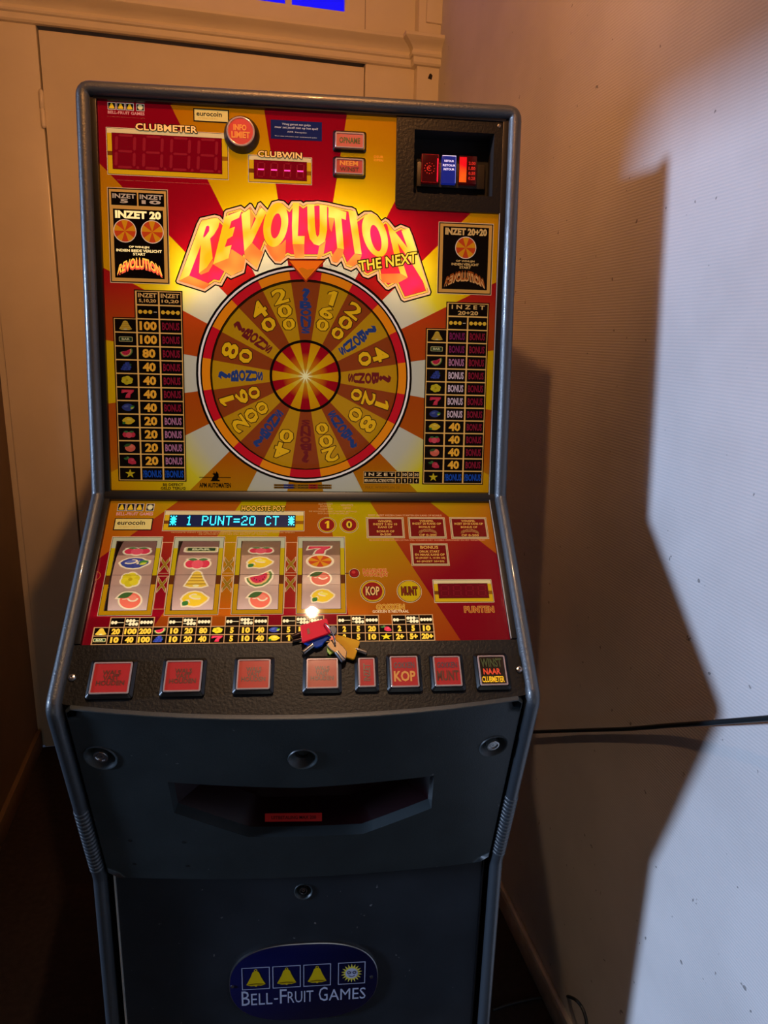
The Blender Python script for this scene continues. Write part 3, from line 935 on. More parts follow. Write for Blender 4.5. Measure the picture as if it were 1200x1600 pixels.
def symbol(name):
    """list of (polygon, rgb, layer), outline first"""
    if name == 'bell':
        r = [(BELL, (236, 190, 60), 0)]
        for y, wd in ((0.45, 0.42), (0.1, 0.54), (-0.25, 0.70), (-0.6, 0.86)):
            r.append(([(-wd, y), (wd, y), (wd, y + 0.07), (-wd, y + 0.07)], (120, 74, 16), 1))
        r.append((ellipse(0, -0.78, 0.28, 0.14, 0, 14), (250, 226, 150), 2)); return r
    if name == 'bar':
        return [(rrect(-1, -0.5, 1, 0.5, 0.15), (210, 190, 120), 0), (rrect(-0.9, -0.38, 0.9, 0.38, 0.1), (40, 72, 40), 1), ('BAR', (-0.6, -0.22, 0.6, 0.24), (214, 206, 150), 2)]
    if name == 'melon':
        o = [(-0.95, 0.1), (-0.5, 0.3), (0.0, 0.42), (0.35, 0.62), (0.8, 0.95), (0.95, 0.6), (0.9, 0.1), (0.65, -0.4), (0.25, -0.75), (-0.25, -0.85), (-0.65, -0.6), (-0.9, -0.2)]
        i1 = [(x * 0.84 - 0.02, y * 0.84 + 0.05) for x, y in o]; i2 = [(x * 0.68 - 0.04, y * 0.68 + 0.10) for x, y in o]
        r = [(o, (92, 130, 60), 0), (i1, (236, 180, 110), 1), (i2, (216, 40, 74), 2)]
        for x, y in ((-0.2, -0.1), (0.05, -0.2), (0.28, -0.05), (0.4, 0.2), (-0.35, 0.05)):
            r.append((ellipse(x, y, 0.05, 0.08, 0, 8), (90, 14, 30), 3))
        return r
    if name == 'grapes':
        r = [(leaf(0.35, 0.1, 0.6, 0.22, R(60)), (50, 90, 50), 0)]
        for i, (x, y) in enumerate([(-0.7, -0.5), (-0.35, -0.55), (0.0, -0.55), (0.35, -0.5), (-0.5, -0.1), (-0.15, -0.15), (0.2, -0.1), (0.5, -0.1), (-0.3, 0.3), (0.05, 0.3), (0.35, 0.3), (0.0, 0.65), (0.25, 0.7)]):
            r.append((ellipse(x, y, 0.21, 0.24, 0, 12), ((46, 62, 140), (58, 76, 160))[i % 2], 1 + i))
        return r
    if name == 'clover':
        r = []
        for i in range(6):
            a = R(60 * i + 20)
            r.append((ellipse(0.48 * math.cos(a), 0.48 * math.sin(a), 0.42, 0.42, 0, 16), ((214, 190, 30), (226, 202, 40))[i % 2], i))
        r.append((ellipse(0, 0, 0.2, 0.2, 0, 12), (190, 160, 20), 7)); return r
    if name == 'seven':
        return [(SEVEN, (216, 40, 66), 0), ([(x * 0.8, y * 0.8 + 0.02) for x, y in SEVEN], (232, 62, 84), 1)]
    if name == 'plum':
        return [(lemon(), (54, 66, 132), 0), (ellipse(-0.25, 0.2, 0.35, 0.2, R(20), 14), (92, 102, 160), 1), (leaf(0.30, -0.05, 0.75, 0.24, R(28)), (60, 130, 50), 2), (leaf(0.36, -0.3, 0.6, 0.16, R(32)), (200, 200, 60), 3)]
    if name == 'lemon':
        return [(lemon(), (240, 196, 40), 0), (ellipse(0.1, 0.25, 0.4, 0.18, R(-10), 14), (250, 220, 90), 1), (leaf(-0.5, -0.2, 0.62, 0.24, R(235)), (52, 118, 48), 2)]
    if name == 'cherries':
        return [(ellipse(-0.55, -0.12, 0.4, 0.55, 0, 18), (222, 52, 74), 0), (ellipse(0.55, -0.12, 0.4, 0.55, 0, 18), (222, 52, 74), 1), (ellipse(0, -0.2, 0.46, 0.62, 0, 18), (238, 84, 96), 2),
                (leaf(0, 0.45, 0.8, 0.2, R(5)), (70, 120, 60), 3), (leaf(0, 0.45, 0.8, 0.2, R(175)), (70, 120, 60), 4)]
    if name == 'orange':
        return [(ellipse(0.12, -0.08, 0.78, 0.82, 0, 26), (240, 110, 84), 0), (ellipse(0.3, 0.2, 0.3, 0.3, 0, 14), (250, 134, 104), 1), (leaf(0.3, 0.72, 1.25, 0.28, R(205)), (60, 96, 44), 2)]
    if name == 'strawberry':
        return [([(-0.25, 0.35), (0.15, 0.6), (0.55, 0.5), (0.95, -0.3), (0.9, -0.7), (0.3, -0.8), (-0.25, -0.5)], (214, 52, 74), 0), (ellipse(0.4, 0.1, 0.2, 0.14, 0, 10), (236, 100, 110), 1),
                (leaf(-0.2, 0.3, 0.75, 0.26, R(165)), (60, 104, 50), 2), (leaf(-0.1, 0.35, 0.6, 0.2, R(120)), (74, 120, 60), 3)]
    if name == 'star':
        return [(star(5, 1.0, 0.4), (226, 196, 30), 0)]
    if name == 'coin':
        r = [(ellipse(0, 0, 1, 1, 0, 28), (232, 200, 170), 0)]
        for i in range(10):
            a0, a1 = R(36 * i), R(36 * i + 36)
            r.append(([(0, 0)] + [(0.93 * math.cos(a0 + (a1 - a0) * k / 3), 0.93 * math.sin(a0 + (a1 - a0) * k / 3)) for k in range(4)], ((214, 140, 20), (196, 66, 24))[i % 2], 1))
        return r
def draw(a, name, cu, cv, hw, hh, h, k=0.35, gain=1.0, halo=None, step=0.00012):
    items = symbol(name)
    if halo:
        n_o = [p for p in items if not isinstance(p[0], str)]
        for poly, col, ly in n_o[:7 if name in ('clover',) else (5 if name in ('cherries', 'plum', 'lemon', 'orange', 'strawberry') else 1)]:
            cx = sum(p[0] for p in poly) / len(poly); cy = sum(p[1] for p in poly) / len(poly)
            big = inset(poly, -0.14)
            a.poly([(cu + x * hw, cv + y * hh) for x, y in big], halo, h)
        h += step
    for it in items:
        if isinstance(it[0], str):
            body, bx, col, ly = it
            a.text(body, (cu + bx[0] * hw, cv + bx[1] * hh, cu + bx[2] * hw, cv + bx[3] * hh), ink(tuple(min(255, c * gain) for c in col), k), h + step * ly, 0.05)
        else:
            poly, col, ly = it
            a.poly([(cu + x * hw, cv + y * hh) for x, y in poly], ink(tuple(min(255, c * gain) for c in col), k), h + step * ly)

# ------------------------------------------------ pay tables on the head
TG = ink((212, 160, 84), 0.40); TK = ink((9, 6, 5), 0.15)
TN = ink((214, 150, 44), 0.42); TB = ink((122, 18, 40), 0.34); TBP = ink((160, 100, 128), 0.34); TBW = ink((186, 158, 164), 0.40); TBB = ink((16, 64, 150), 0.36); TBM = ink((110, 24, 70), 0.34)
ROWS = ['bell', 'bar', 'melon', 'grapes', 'clover', 'seven', 'plum', 'lemon', 'cherries', 'orange', 'strawberry', 'star']
def paytable(tl, hd, br, head, data):
    """tl: left top of rows, hd: left top of header, br: bottom right (photo measures)"""
    u0, vr = UP.px(*tl); uh, vh = UP.px(*hd); u1, vb = UP.px(*br)
    p = Art(UP.P)
    e = 0.0016
    for d_, mt_, h in ((e, TK, H1), (0, TG, H2)):
        p.rect((u0 - d_, vb - d_, u1 + d_, vr + d_), mt_, h); p.rect((uh - d_, vr + d_, u1 + d_, vh + d_), mt_, h)
    cw = (u1 - u0) / 3; rh = (vr - vb) / 12; hh = (vh - vr) / 2
    g = 0.0012
    for r_ in range(12):
        for c in range(3):
            p.rect((u0 + c * cw + g, vb + r_ * rh + g * 0.8, u0 + (c + 1) * cw - g, vb + (r_ + 1) * rh - g * 0.8), TK, H3)
    for c in (1, 2):
        p.rect((u0 + c * cw + g, vr + g * 0.8, u0 + (c + 1) * cw - g, vr + hh - g), TK, H3)
    if len(head) == 2:
        for c in (1, 2):
            p.rect((u0 + c * cw + g, vr + hh + g * 0.8, u0 + (c + 1) * cw - g, vh - g), TK, H3)
    else:
        p.rect((u0 + cw + g, vr + hh + g * 0.8, u1 - g, vh - g), TK, H3)
    p = p.build('pay_table', machine)
    tx = Art(UP.P)
    hc = ink((196, 150, 84), 0.42)
    if len(head) == 2:
        for c, (a_, b_) in zip((1, 2), head):
            x0, x1 = u0 + c * cw + 0.003, u0 + (c + 1) * cw - 0.003
            tx.text(a_, (x0, vr + hh * 1.53, x1, vh - hh * 0.16), hc, H4, 0.03)
            tx.text(b_, (x0 + 0.001, vr + hh * 1.14, x1 - 0.001, vr + hh * 1.42), hc, H4, 0.03)
    else:
        tx.text(head[0][0], (u0 + cw + 0.006, vr + hh * 1.55, u1 - 0.006, vh - hh * 0.14), hc, H4, 0.03, 1.7)
        tx.text(head[0][1], (u0 + cw * 1.5, vr + hh * 1.12, u1 - cw * 0.5, vr + hh * 1.42), hc, H4, 0.03)
    for c, n in ((1, 3), (2, 4)):
        x0 = u0 + c * cw; vy = vr + hh * 0.5
        for k in range(n):
            tx.disc(x0 + cw * (0.17 + 0.22 * k), vy, 0.0030, ink((200, 154, 40), 0.42), H4, 14)
        tx.rect((x0 + cw * 0.17, vy - 0.0005, x0 + cw * (0.17 + 0.22 * (n - 1)), vy + 0.0005), ink((170, 120, 40), 0.4), H4 - 0.0001)
        if n == 3:
            tx.rect((x0 + cw * 0.76, vy - 0.0005, x0 + cw * 0.9, vy + 0.0005), DIMW, H4)
    tx.build('table_heading', p)
    for r_, (sy, row) in enumerate(zip(ROWS, data)):
        vy = vr - (r_ + 0.5) * rh
        s_ = Art(UP.P)
        draw(s_, sy, u0 + cw * 0.5, vy, cw * 0.30 if sy != 'star' else rh * 0.38, rh * 0.36, H4, 0.30, 0.82)
        s_.build('fruit_symbol', p)
        for c, val in ((1, row[0]), (2, row[1])):
            t_ = Art(UP.P)
            cx = u0 + (c + 0.5) * cw
            if val in ('B', 'P', 'W', 'M'):
                t_.text('BONUS', (cx - cw * 0.38, vy - rh * 0.28, cx + cw * 0.38, vy + rh * 0.28), {'B': TB, 'P': TBP, 'W': TBW, 'M': TBM}[val], H4, 0.03)
            elif val == '?':
                t_.text('?BONUS', (cx - cw * 0.42, vy - rh * 0.28, cx + cw * 0.42, vy + rh * 0.28), TBB, H4, 0.03)
            else:
                wd = {3: 0.38, 2: 0.29}[len(val)]
                t_.text(val, (cx - cw * wd, vy - rh * 0.33, cx + cw * wd, vy + rh * 0.33), TN, H4, 0.045)
            t_.build('prize_lettering', p)
    return p
paytable((178, 497), (211, 454), (290, 751), [('INZET', '5,10,20'), ('INZET', '10,20')],
         [('100', 'B'), ('100', 'B'), ('80', 'B'), ('40', 'B'), ('40', 'B'), ('40', 'B'), ('40', 'B'), ('20', 'P'), ('20', 'P'), ('20', 'P'), ('20', 'P'), ('?', '?')])
paytable((667, 514), (699, 473), (753, 756), [('INZET', '20+20')],
         [('M', 'B'), ('M', 'B'), ('P', 'B'), ('W', 'B'), ('W', 'B'), ('W', 'B'), ('W', 'B'), ('40', 'B'), ('40', 'B'), ('40', 'B'), ('40', 'B'), ('?', '?')])

def arched(a, b, mat_, dark, h, body='REVOLUTION'):
    u0, v0, u1, v1 = b
    def f(x, y):
        t = (x - 0.5) * 2
        hgt = (v1 - v0)
        return (u0 + (u1 - u0) * (0.5 + 0.5 * t * (1 - 0.10 * y * t * t * 0 - 0.12 * y)), v0 + hgt * (0.42 - 0.42 * t * t) + hgt * 0.56 * y)
    def f2(x, y):
        p = f(x, y); return (p[0], p[1] - (v1 - v0) * 0.10)
    a.text(body, b, dark, h, 0.10, 1.0, warp=f2)
    a.text(body, b, mat_, h + 0.0002, 0.02, 1.0, warp=f)
def stake(bx, lit):
    """box with coins, caption and small arched title"""
    u0, v0, u1, v1 = bx
    k = 0.95 if lit else 0.34
    a = Art(UP.P)
    e = 0.0016
    a.rect((u0 - e, v0 - e, u1 + e, v1 + e), ink((214, 176, 130), 0.4), H1)
    a.rect((u0 - e * 0.4, v0 - e * 0.4, u1 + e * 0.4, v1 + e * 0.4), TK, H1 + 0.00015)
    a.rect((u0 + 0.001, v0 + 0.001, u1 - 0.001, v1 - 0.001), ink((196, 142, 66), 0.5 if lit else 0.36), H2)
    W_, H_ = u1 - u0, v1 - v0
    if lit:
        top = v1 - H_ * 0.215
        for i, (t1, t2) in enumerate((('INZET', '5'), ('INZET', '10'))):
            x0 = u0 + 0.004 + i * (W_ - 0.006) / 2; x1 = x0 + (W_ - 0.006) / 2 - 0.002
            y0, y1 = v1 - H_ * 0.175, v1 - H_ * 0.035
            a.rect((x0, y0, x1, y1), TK, H3)
            a.text(t1, (x0 + 0.002, y0 + (y1 - y0) * 0.52, x1 - 0.002, y1 - 0.0025), DIMW, H4, 0.03)
            cx = (x0 + x1) / 2; ww = 0.006 if len(t2) == 1 else 0.014
            a.text(t2, (cx - ww, y0 + 0.003, cx + ww, y0 + (y1 - y0) * 0.45), DIMW, H4, 0.04)
    else:
        top = v1 - 0.005
    a.rect((u0 + 0.006, v0 + 0.006, u1 - 0.006, top), TK, H3)
    hh = top - v0 - 0.006
    cap = ink((252, 222, 150), k) if lit else ink((206, 164, 96), k)
    a.text('INZET 20' if lit else 'INZET 20+20', (u0 + 0.009, top - hh * 0.135, u1 - 0.009, top - hh * 0.02), cap, H4, 0.05)
    if lit:
        for t in (0.265, 0.735):
            draw(a, 'coin', u0 + W_ * t, top - hh * 0.315, 0.0168, 0.0168, H4, 0.42, 1.0)
    else:
        draw(a, 'coin', (u0 + u1) / 2, top - hh * 0.33, 0.0168, 0.0168, H4, 0.34, 0.95)
    ls = [('OP WINLIJN', 0.42, 0.545), ('INDIEN BEIDE VERLICHT' if lit else 'INDIEN VERLICHT', 0.94 if lit else 0.62, 0.595), ('START', 0.26, 0.645)]
    for t, wd, fy in ls:
        cx = (u0 + u1) / 2; wd = wd * (W_ - 0.014) / 2
        a.text(t, (cx - wd, top - hh * (fy + 0.022), cx + wd, top - hh * (fy - 0.018)), cap, H4, 0.03)
    arched(a, (u0 + 0.009, v0 + 0.010, u1 - 0.009, v0 + 0.010 + hh * 0.27), ink((255, 190, 70), k) if lit else ink((150, 70, 20), 0.3), ink((240, 90, 60), k) if lit else ink((196, 140, 80), 0.36), H4)
    a.build('stake_box', machine, label='lit stake box with two coins' if lit else 'dark stake box with one coin')
stake(UP.box(169, 294, 264, 443), True)
stake(UP.box(687, 348, 766, 460), False)

# ------------------------------------------------ displays on the head
def goldframe(bx, scr, name, label, pl=UP):
    a = Art(pl.P)
    e = 0.0014
    a.rect((bx[0] - e, bx[1] - e, bx[2] + e, bx[3] + e), CREAM, H1)
    a.rect((bx[0] - e * 0.45, bx[1] - e * 0.45, bx[2] + e * 0.45, bx[3] + e * 0.45), INKB, H1 + 0.00015)
    a.rect((bx[0], bx[1], bx[2], bx[3]), ink((206, 158, 16), 0.5), H2)
    a.rect((bx[0], scr[3], bx[2], bx[3]), ink((214, 188, 130), 0.5), H2 + 0.0001)
    m_ = (bx[1] + bx[3]) / 2
    a.rect((bx[0], m_ - 0.006, scr[0], m_), ink((120, 60, 12), 0.4), H2 + 0.0001)
    a.rect((scr[2], m_ - 0.006, bx[2], m_), ink((150, 90, 12), 0.4), H2 + 0.0001)
    a.rect((scr[0] - 0.0005, scr[1] - 0.0005, scr[2] + 0.0005, scr[3] + 0.0005), ink((40, 4, 8), 0.3), H3)
    return a, scr
def seg7(a, cu, cv, wd, hg, th, mat_, h, slant=0.06, dot=True, on='abcdefg'):
    def q(p): return (cu + p[0] + (p[1]) * slant, cv + p[1])
    x, y = wd / 2, hg / 2
    g = th * 0.12
    hs = {'a': (0, y), 'g': (0, 0), 'd': (0, -y)}
    for s_, (cx, cy) in hs.items():
        if s_ in on:
            a.poly([q(p) for p in ((cx - x + th * 0.6, cy), (cx - x + th, cy + th / 2 - g), (cx + x - th, cy + th / 2 - g), (cx + x - th * 0.6, cy), (cx + x - th, cy - th / 2 + g), (cx - x + th, cy - th / 2 + g))], mat_, h)
    for s_, (cx, y0, y1) in {'f': (-x, 0, y), 'b': (x, 0, y), 'e': (-x, -y, 0), 'c': (x, -y, 0)}.items():
        if s_ in on:
            a.poly([q(p) for p in ((cx, y0 + th * 0.25), (cx + th / 2, y0 + th * 0.7), (cx + th / 2, y1 - th * 0.7), (cx, y1 - th * 0.25), (cx - th / 2, y1 - th * 0.7), (cx - th / 2, y0 + th * 0.7))], mat_, h)
    if dot: a.disc(cu + x + th * 1.3 - y * slant, cv - y, th * 0.5, mat_, h, 10)
SCR = ink((112, 2, 18), 0.55); SEG = ink((132, 22, 30), 0.6)
bx, scr = UP.box(167, 200, 356, 280), UP.box(175, 208, 347, 272)
a, _ = goldframe(bx, scr, '', '')
a.rect(scr, SCR, H4)
wS = (scr[2] - scr[0]) / 4
for i in range(4):
    seg7(a, scr[0] + wS * (i + 0.47), (scr[1] + scr[3]) / 2, 0.026, 0.044, 0.0042, SEG, H5)
cm = a.build('credit_display', machine, label='dark red four digit display titled CLUBMETER')
t = Art(UP.P)
tb = UP.box(212, 193, 309, 209)
t.outlined('CLUBMETER', tb, ink((250, 190, 110), 0.6), INKB, 0.0018, 0.03, 0.09)
t.build('display_title', cm)
t = Art(UP.P)
t.text('MAXIMAAL 200.PUNTEN HIERBOVEN WORDEN UITBETAALD', UP.box(183, 281.5, 330, 288), ink((236, 150, 110), 0.45), H2, 0.02)
t.build('small_print', machine)
bx, scr = UP.box(389, 243, 486, 288), UP.box(397, 250, 479, 283)
a, _ = goldframe(bx, scr, '', '')
a.rect(scr, SCR, H4)
cw_ = a.build('win_display', machine, label='small display showing four magenta dashes titled CLUBWIN')
LED = plain('magenta_led', (255, 60, 150), 0.4, emit=(255, 40, 160), strength=1.3)
wS = (scr[2] - scr[0]) / 4
for i in range(4):
    d_ = Art(UP.P)
    cu, cv = scr[0] + wS * (i + 0.52), (scr[1] + scr[3]) / 2
    d_.rect((cu - 0.0045, cv - 0.0010, cu + 0.0045, cv + 0.0010), LED, H5)
    d_.build('lit_dash', cw_)
    d2 = Art(UP.P); seg7(d2, cu, cv, 0.010, 0.020, 0.0018, SEG, H4 + 0.0001, dot=False, on='abcdef'); d2.build('digit_segments', cw_)
t = Art(UP.P)
t.outlined('CLUBWIN', UP.box(403, 236, 472, 249), ink((250, 190, 110), 0.6), INKB, 0.0018, 0.03, 0.09)
t.build('display_title', cw_)

# maker logo: three bells and a sun
def maker(pl, bx, h, parent, name, text=True, k=0.42, sun_gap=0.5):
    a = Art(pl.P)
    u0, v0, u1, v1 = bx
    W_ = u1 - u0
    s_ = W_ / 4.5
    top = v1; bot = v1 - (v1 - v0) * (0.62 if text else 1)
    for i in range(4):
        x0 = u0 + i * s_ * 1.1 + (s_ * 0.2 if i == 3 else 0)
        a.rect((x0, bot, x0 + s_, top), ink((214, 196, 176), k), h)
        a.rect((x0 + s_ * 0.07, bot + s_ * 0.07, x0 + s_ * 0.93, top - s_ * 0.07), ink((14, 14, 24), 0.2), h + 0.0002)
        cx, cy = x0 + s_ / 2, (bot + top) / 2
        hh = (top - bot) / 2
        if i < 3:
            a.poly([(cx + x * s_ * 0.38, cy + y * hh * 0.78) for x, y in BELL], ink((232, 184, 40), k), h + 0.0004)
        else:
            a.poly([(cx + x * s_ * 0.4, cy + y * hh * 0.84) for x, y in star(14, 1, 0.66)], ink((226, 210, 150), k), h + 0.0004)
    if text:
        a.text('BELL-FRUIT GAMES', (u0, v0 + (v1 - v0) * 0.02, u1, v0 + (v1 - v0) * 0.28), ink((224, 150, 140), k), h, 0.02)
    return a.build(name, parent)
maker(UP, UP.box(168, 159.5, 226, 181), H1, machine, 'maker_logo')
t = Art(UP.P); t.text('© Copyright Bell-Fruit Games 2001', UP.box(167, 181.5, 226, 185.5), ink((210, 130, 90), 0.4), H1, 0.0); t.build('small_print', machine)
def coinplate(pl, bx):
    a = Art(pl.P)
    a.rect(bx, ink((26, 18, 24), 0.2), H2)
    e = 0.0016
    q = (bx[0] + e, bx[1] + e, bx[2] - e, bx[3] - e)
    a.rect(q, ink((226, 196, 110), 0.42), H3)
    W_, H_ = q[2] - q[0], q[3] - q[1]
    a.text('eurocoin', (q[0] + W_ * 0.06, q[1] + H_ * 0.42, q[0] + W_ * 0.82, q[3] - H_ * 0.16), ink((50, 38, 30), 0.3), H4, 0.02)
    a.text('INTERACTIVE B.V.', (q[0] + W_ * 0.12, q[1] + H_ * 0.16, q[0] + W_ * 0.70, q[1] + H_ * 0.30), ink((214, 160, 60), 0.4), H4, 0.0)
    a.build('operator_plate', machine, label='cream plate reading eurocoin')
coinplate(UP, UP.box(302, 169, 358, 193))
a = Art(UP.P)
bx = UP.box(423, 187, 503, 221)
a.rect(bx, ink((28, 36, 84), 0.34), H2)
W_, H_ = bx[2] - bx[0], bx[3] - bx[1]
wt = ink((196, 190, 190), 0.45)
for tx_, x0, x1, y0, y1 in (('Waag gerust een gokje', .22, .78, .72, .86), ('maar zet jezelf niet op het spel!', .08, .92, .54, .69), ('AWR  Kansspelen', .32, .70, .34, .44), ('Voor meer informatie over verantwoord spelen', .08, .9, .12, .19)):
    a.text(tx_, (bx[0] + W_ * x0, bx[1] + H_ * y0, bx[0] + W_ * x1, bx[1] + H_ * y1), wt, H3, 0.01)
a.build('warning_sticker', machine, label='dark blue warning sticker with white lettering')
a = Art(UP.P); a.text('DEUR\nOPEN', UP.box(584, 243, 599, 253), ink((236, 140, 40), 0.62), H2, 0.02); a.build('small_print', machine)

# push buttons ------------------------------------------------------
def capmat(col, k=0.12):
    n = 'button_cap_%02x%02x%02x' % col
    if n in MATS: return MATS[n]
    return plain(n, col, 0.18, emit=col, strength=k, coat=0.6, bump=(90, 0.08, 0.0006))
def button(pl, corners, h0, hgt, col, lines, name='push_button', rim=0.0021, bez=0.0048, label=None, k=0.12):
    """corners measured on the raised cap, top left / bottom right"""
    top = h0 + hgt
    bx = pl.box(*corners, h=top)
    u0, v0, u1, v1 = bx
    m_ = MB()
    o_ = rrect(u0 - bez, v0 - bez, u1 + bez, v1 + bez, 0.004); i_ = rrect(u0 - 0.0012, v0 - 0.0012, u1 + 0.0012, v1 + 0.0012, 0.003)
    n = len(o_)
    m_.prism(o_, h0, h0 + hgt * 0.45, BLACK, pl.P, False, False)
    vv = [pl.P(*p, h0 + hgt * 0.45) for p in o_] + [pl.P(*p, h0 + hgt * 0.8) for p in i_] + [pl.P(*p, h0 + hgt * 0.3) for p in i_]
    m_.add(vv, [(i, (i + 1) % n, n + (i + 1) % n, n + i) for i in range(n)] + [(n + i, n + (i + 1) % n, 2 * n + (i + 1) % n, 2 * n + i) for i in range(n)], BLACK)
    bt = m_.build(name, machine, smooth=35, **({'label': label} if label else {}))
    r_ = MB()
    a1, a2 = rrect(u0, v0, u1, v1, 0.0022), rrect(u0 + rim, v0 + rim, u1 - rim, v1 - rim, 0.0012)
    vv = [pl.P(*p, h0 + hgt * 0.4) for p in a1] + [pl.P(*p, top - 0.0006) for p in a1] + [pl.P(*p, top) for p in inset(a1, 0.0006)] + [pl.P(*p, top) for p in a2] + [pl.P(*p, top - 0.0012) for p in a2]
    r_.add(vv, [(l * n + i, l * n + (i + 1) % n, (l + 1) * n + (i + 1) % n, (l + 1) * n + i) for l in range(4) for i in range(n)], plain('clear_rim', (196, 176, 172), 0.14, 0.35, coat=0.8))
    r_.build('cap_rim', bt, smooth=40)
    c_ = Art(pl.P); c_.poly(a2, capmat(col, k), top - 0.0010); c_.build('cap', bt)
    if lines:
        t_ = Art(pl.P)
        for body, b4, mt_ in lines:
            x0, y0, x1, y1 = b4
            W2, H2_ = u1 - u0, v1 - v0
            t_.text(body, (u0 + W2 * x0, v0 + H2_ * y0, u0 + W2 * x1, v0 + H2_ * y1), mt_, top - 0.0006, 0.03, lead=0.8)
        t_.build('caption', bt)
    return bt
CAPT = plain('unlit_caption', (96, 54, 40), 0.3)
CAPG = plain('unlit_caption_green', (70, 84, 44), 0.3)
CAPY = plain('caption_gold', (206, 140, 60), 0.3, emit=(206, 140, 60), strength=0.15)
CAPR = plain('caption_red', (214, 70, 40), 0.3, emit=(230, 70, 40), strength=0.35)
CAPL = plain('caption_yellow', (240, 190, 40), 0.3, emit=(240, 180, 20), strength=0.45)
CAPB = plain('caption_grey', (86, 62, 70), 0.3)
RED = (176, 44, 46)
BR = (176, 96, 84)
button(UP, (524, 205, 569, 232.5), 0, 0.010, BR, [('OPNAME', (.14, .3, .86, .68), CAPG)], bez=0.0036, label='upper small square button on the head')
button(UP, (524, 246, 568, 273), 0, 0.010, (170, 76, 70), [('NEEM', (.16, .54, .8, .84), CAPY), ('WINST', (.16, .18, .84, .46), CAPT)], bez=0.0036, label='lower small square button on the head')
# round info button
u, v = UP.px(376, 205, 0.016)
ib = MB(); ib.lathe([(0.0265, 0.0), (0.0255, 0.006), (0.0215, 0.012), (0.0205, 0.014), (0.0205, 0.010)], BLACK, UP.P, 36, u, v)
ib.ms = [BLACK]
ib = ib.build('round_button', machine, smooth=40, label='round red info button')
r_ = MB(); r_.lathe([(0.0205, 0.010), (0.0205, 0.0162), (0.0195, 0.0168), (0.0182, 0.0164), (0.0182, 0.0155)], plain('clear_rim', (196, 176, 172), 0.14, 0.35, coat=0.8), UP.P, 36, u, v); r_.build('cap_rim', ib, smooth=50)
c_ = Art(UP.P); c_.disc(u, v, 0.0184, capmat((186, 74, 66)), 0.0158, 32); c_.build('cap', ib)
c_ = Art(UP.P); c_.text('INFO', (u - 0.0105, v + 0.0010, u + 0.0085, v + 0.0095), CAPY, 0.0162, 0.04); c_.text('LIMIET', (u - 0.0135, v - 0.0095, u + 0.0135, v - 0.0005), CAPY, 0.0162, 0.04); c_.build('caption', ib)

# coin entry in the top corner --------------------------------------
cu0, cv0 = UP.px(617, 328); CV1 = vT - 0.020
HP = 0.006
outer = [(cu0 + 0.008, cv0), (HW - 0.001, cv0), (HW - 0.001, CV1), (cu0, CV1), (cu0, cv0 + 0.008), (cu0 + 0.0025, cv0 + 0.0025)]
hb_ = UP.box(648, 202, 769, 307, HP)
hole = [(hb_[0], hb_[1]), (hb_[2], hb_[1]), (hb_[2], hb_[3]), (hb_[0], hb_[3])]
V2, F2 = sheet(ccw(outer), [hole])
cp = MB()
cp.add([UP.P(x, y, HP) for x, y in V2], F2, PLATE)
cp.prism(ccw(outer), -0.001, HP, PLATE, UP.P, False, False)
cp = cp.build('coin_entry_plate', machine, label='black textured plate around the coin entry')
cr = MB()
DEP = -0.030
n = 4
inn = [UP.P(x, y, HP) for x, y in hole]; bk = [UP.P(x, y, DEP) for x, y in hole]
cr.add(inn + bk, [(i, n + i, n + (i + 1) % n, (i + 1) % n) for i in range(4)] + [(4, 5, 6, 7)], MATTE)
cr.build('coin_recess', cp)
cr = MB()
sb_ = UP.box(652, 252, 757, 296, -0.022)
cr.box((sb_[0], sb_[1], DEP), (sb_[2], sb_[3], -0.022), plain('coin_shelf', (36, 30, 22), 0.5), UP.P, 0.002)
cr.build('coin_block', cp, smooth=40)
def lens(x0, y0, x1, y1, mat_, name, label, hh=-0.014):
    b_ = UP.box(x0, y0, x1, y1, hh)
    return MB().box((b_[0], b_[1], -0.024), (b_[2], b_[3], hh), mat_, UP.P, 0.0008).build(name, cp, smooth=40, label=label), b_
DR = plain('dark_red_plastic', (46, 4, 8), 0.12, emit=(120, 6, 16), strength=0.10)
lo, lb = lens(659, 240, 685, 286, DR, 'coin_slot', 'dark red coin slot with euro sign')
a = Art(UP.P)
cx, cy = (lb[0] + lb[2]) / 2 - 0.001, (lb[1] + lb[3]) / 2 + 0.000
LR = plain('red_light', (200, 30, 30), 0.3, emit=(190, 60, 40), strength=0.35)
HOTR = plain('hot_red_light', (255, 20, 60), 0.3, emit=(255, 14, 60), strength=0.9)
for i in range(12):
    q = R(30 * i); a.poly([(p[0], p[1]) for p in star(5, 0.0011, 0.0005, cx + 0.0078 * math.cos(q), cy + 0.0078 * math.sin(q))], LR, -0.0136)
a.ring(cx, cy, 0.0030, 0.0040, LR, -0.0136, 24, 40, 320)
for dy in (-0.0007, 0.0010):
    a.rect((cx - 0.0044, cy + dy - 0.0003, cx + 0.001, cy + dy + 0.0003), LR, -0.0136)
a.rect((lb[2] - 0.0026, lb[1] + 0.002, lb[2] - 0.0010, lb[3] - 0.006), HOTR, -0.0136)
a.frame((lb[0] + 0.0004, lb[1] + 0.0004, lb[2] - 0.0004, lb[3] - 0.0004), 0.0005, plain('dim_red_edge', (140, 12, 18), 0.3, emit=(130, 8, 16), strength=0.5), -0.0137)
a.build('euro_emblem', cp)
lo, lb = lens(691, 242, 712, 287, plain('blue_button', (20, 34, 120), 0.15, emit=(26, 40, 150), strength=0.45), 'return_button', 'lit blue return button')
a = Art(UP.P)
WLT = plain('white_light', (220, 225, 255), 0.3, emit=(190, 200, 255), strength=0.8)
W_, H_ = lb[2] - lb[0], lb[3] - lb[1]
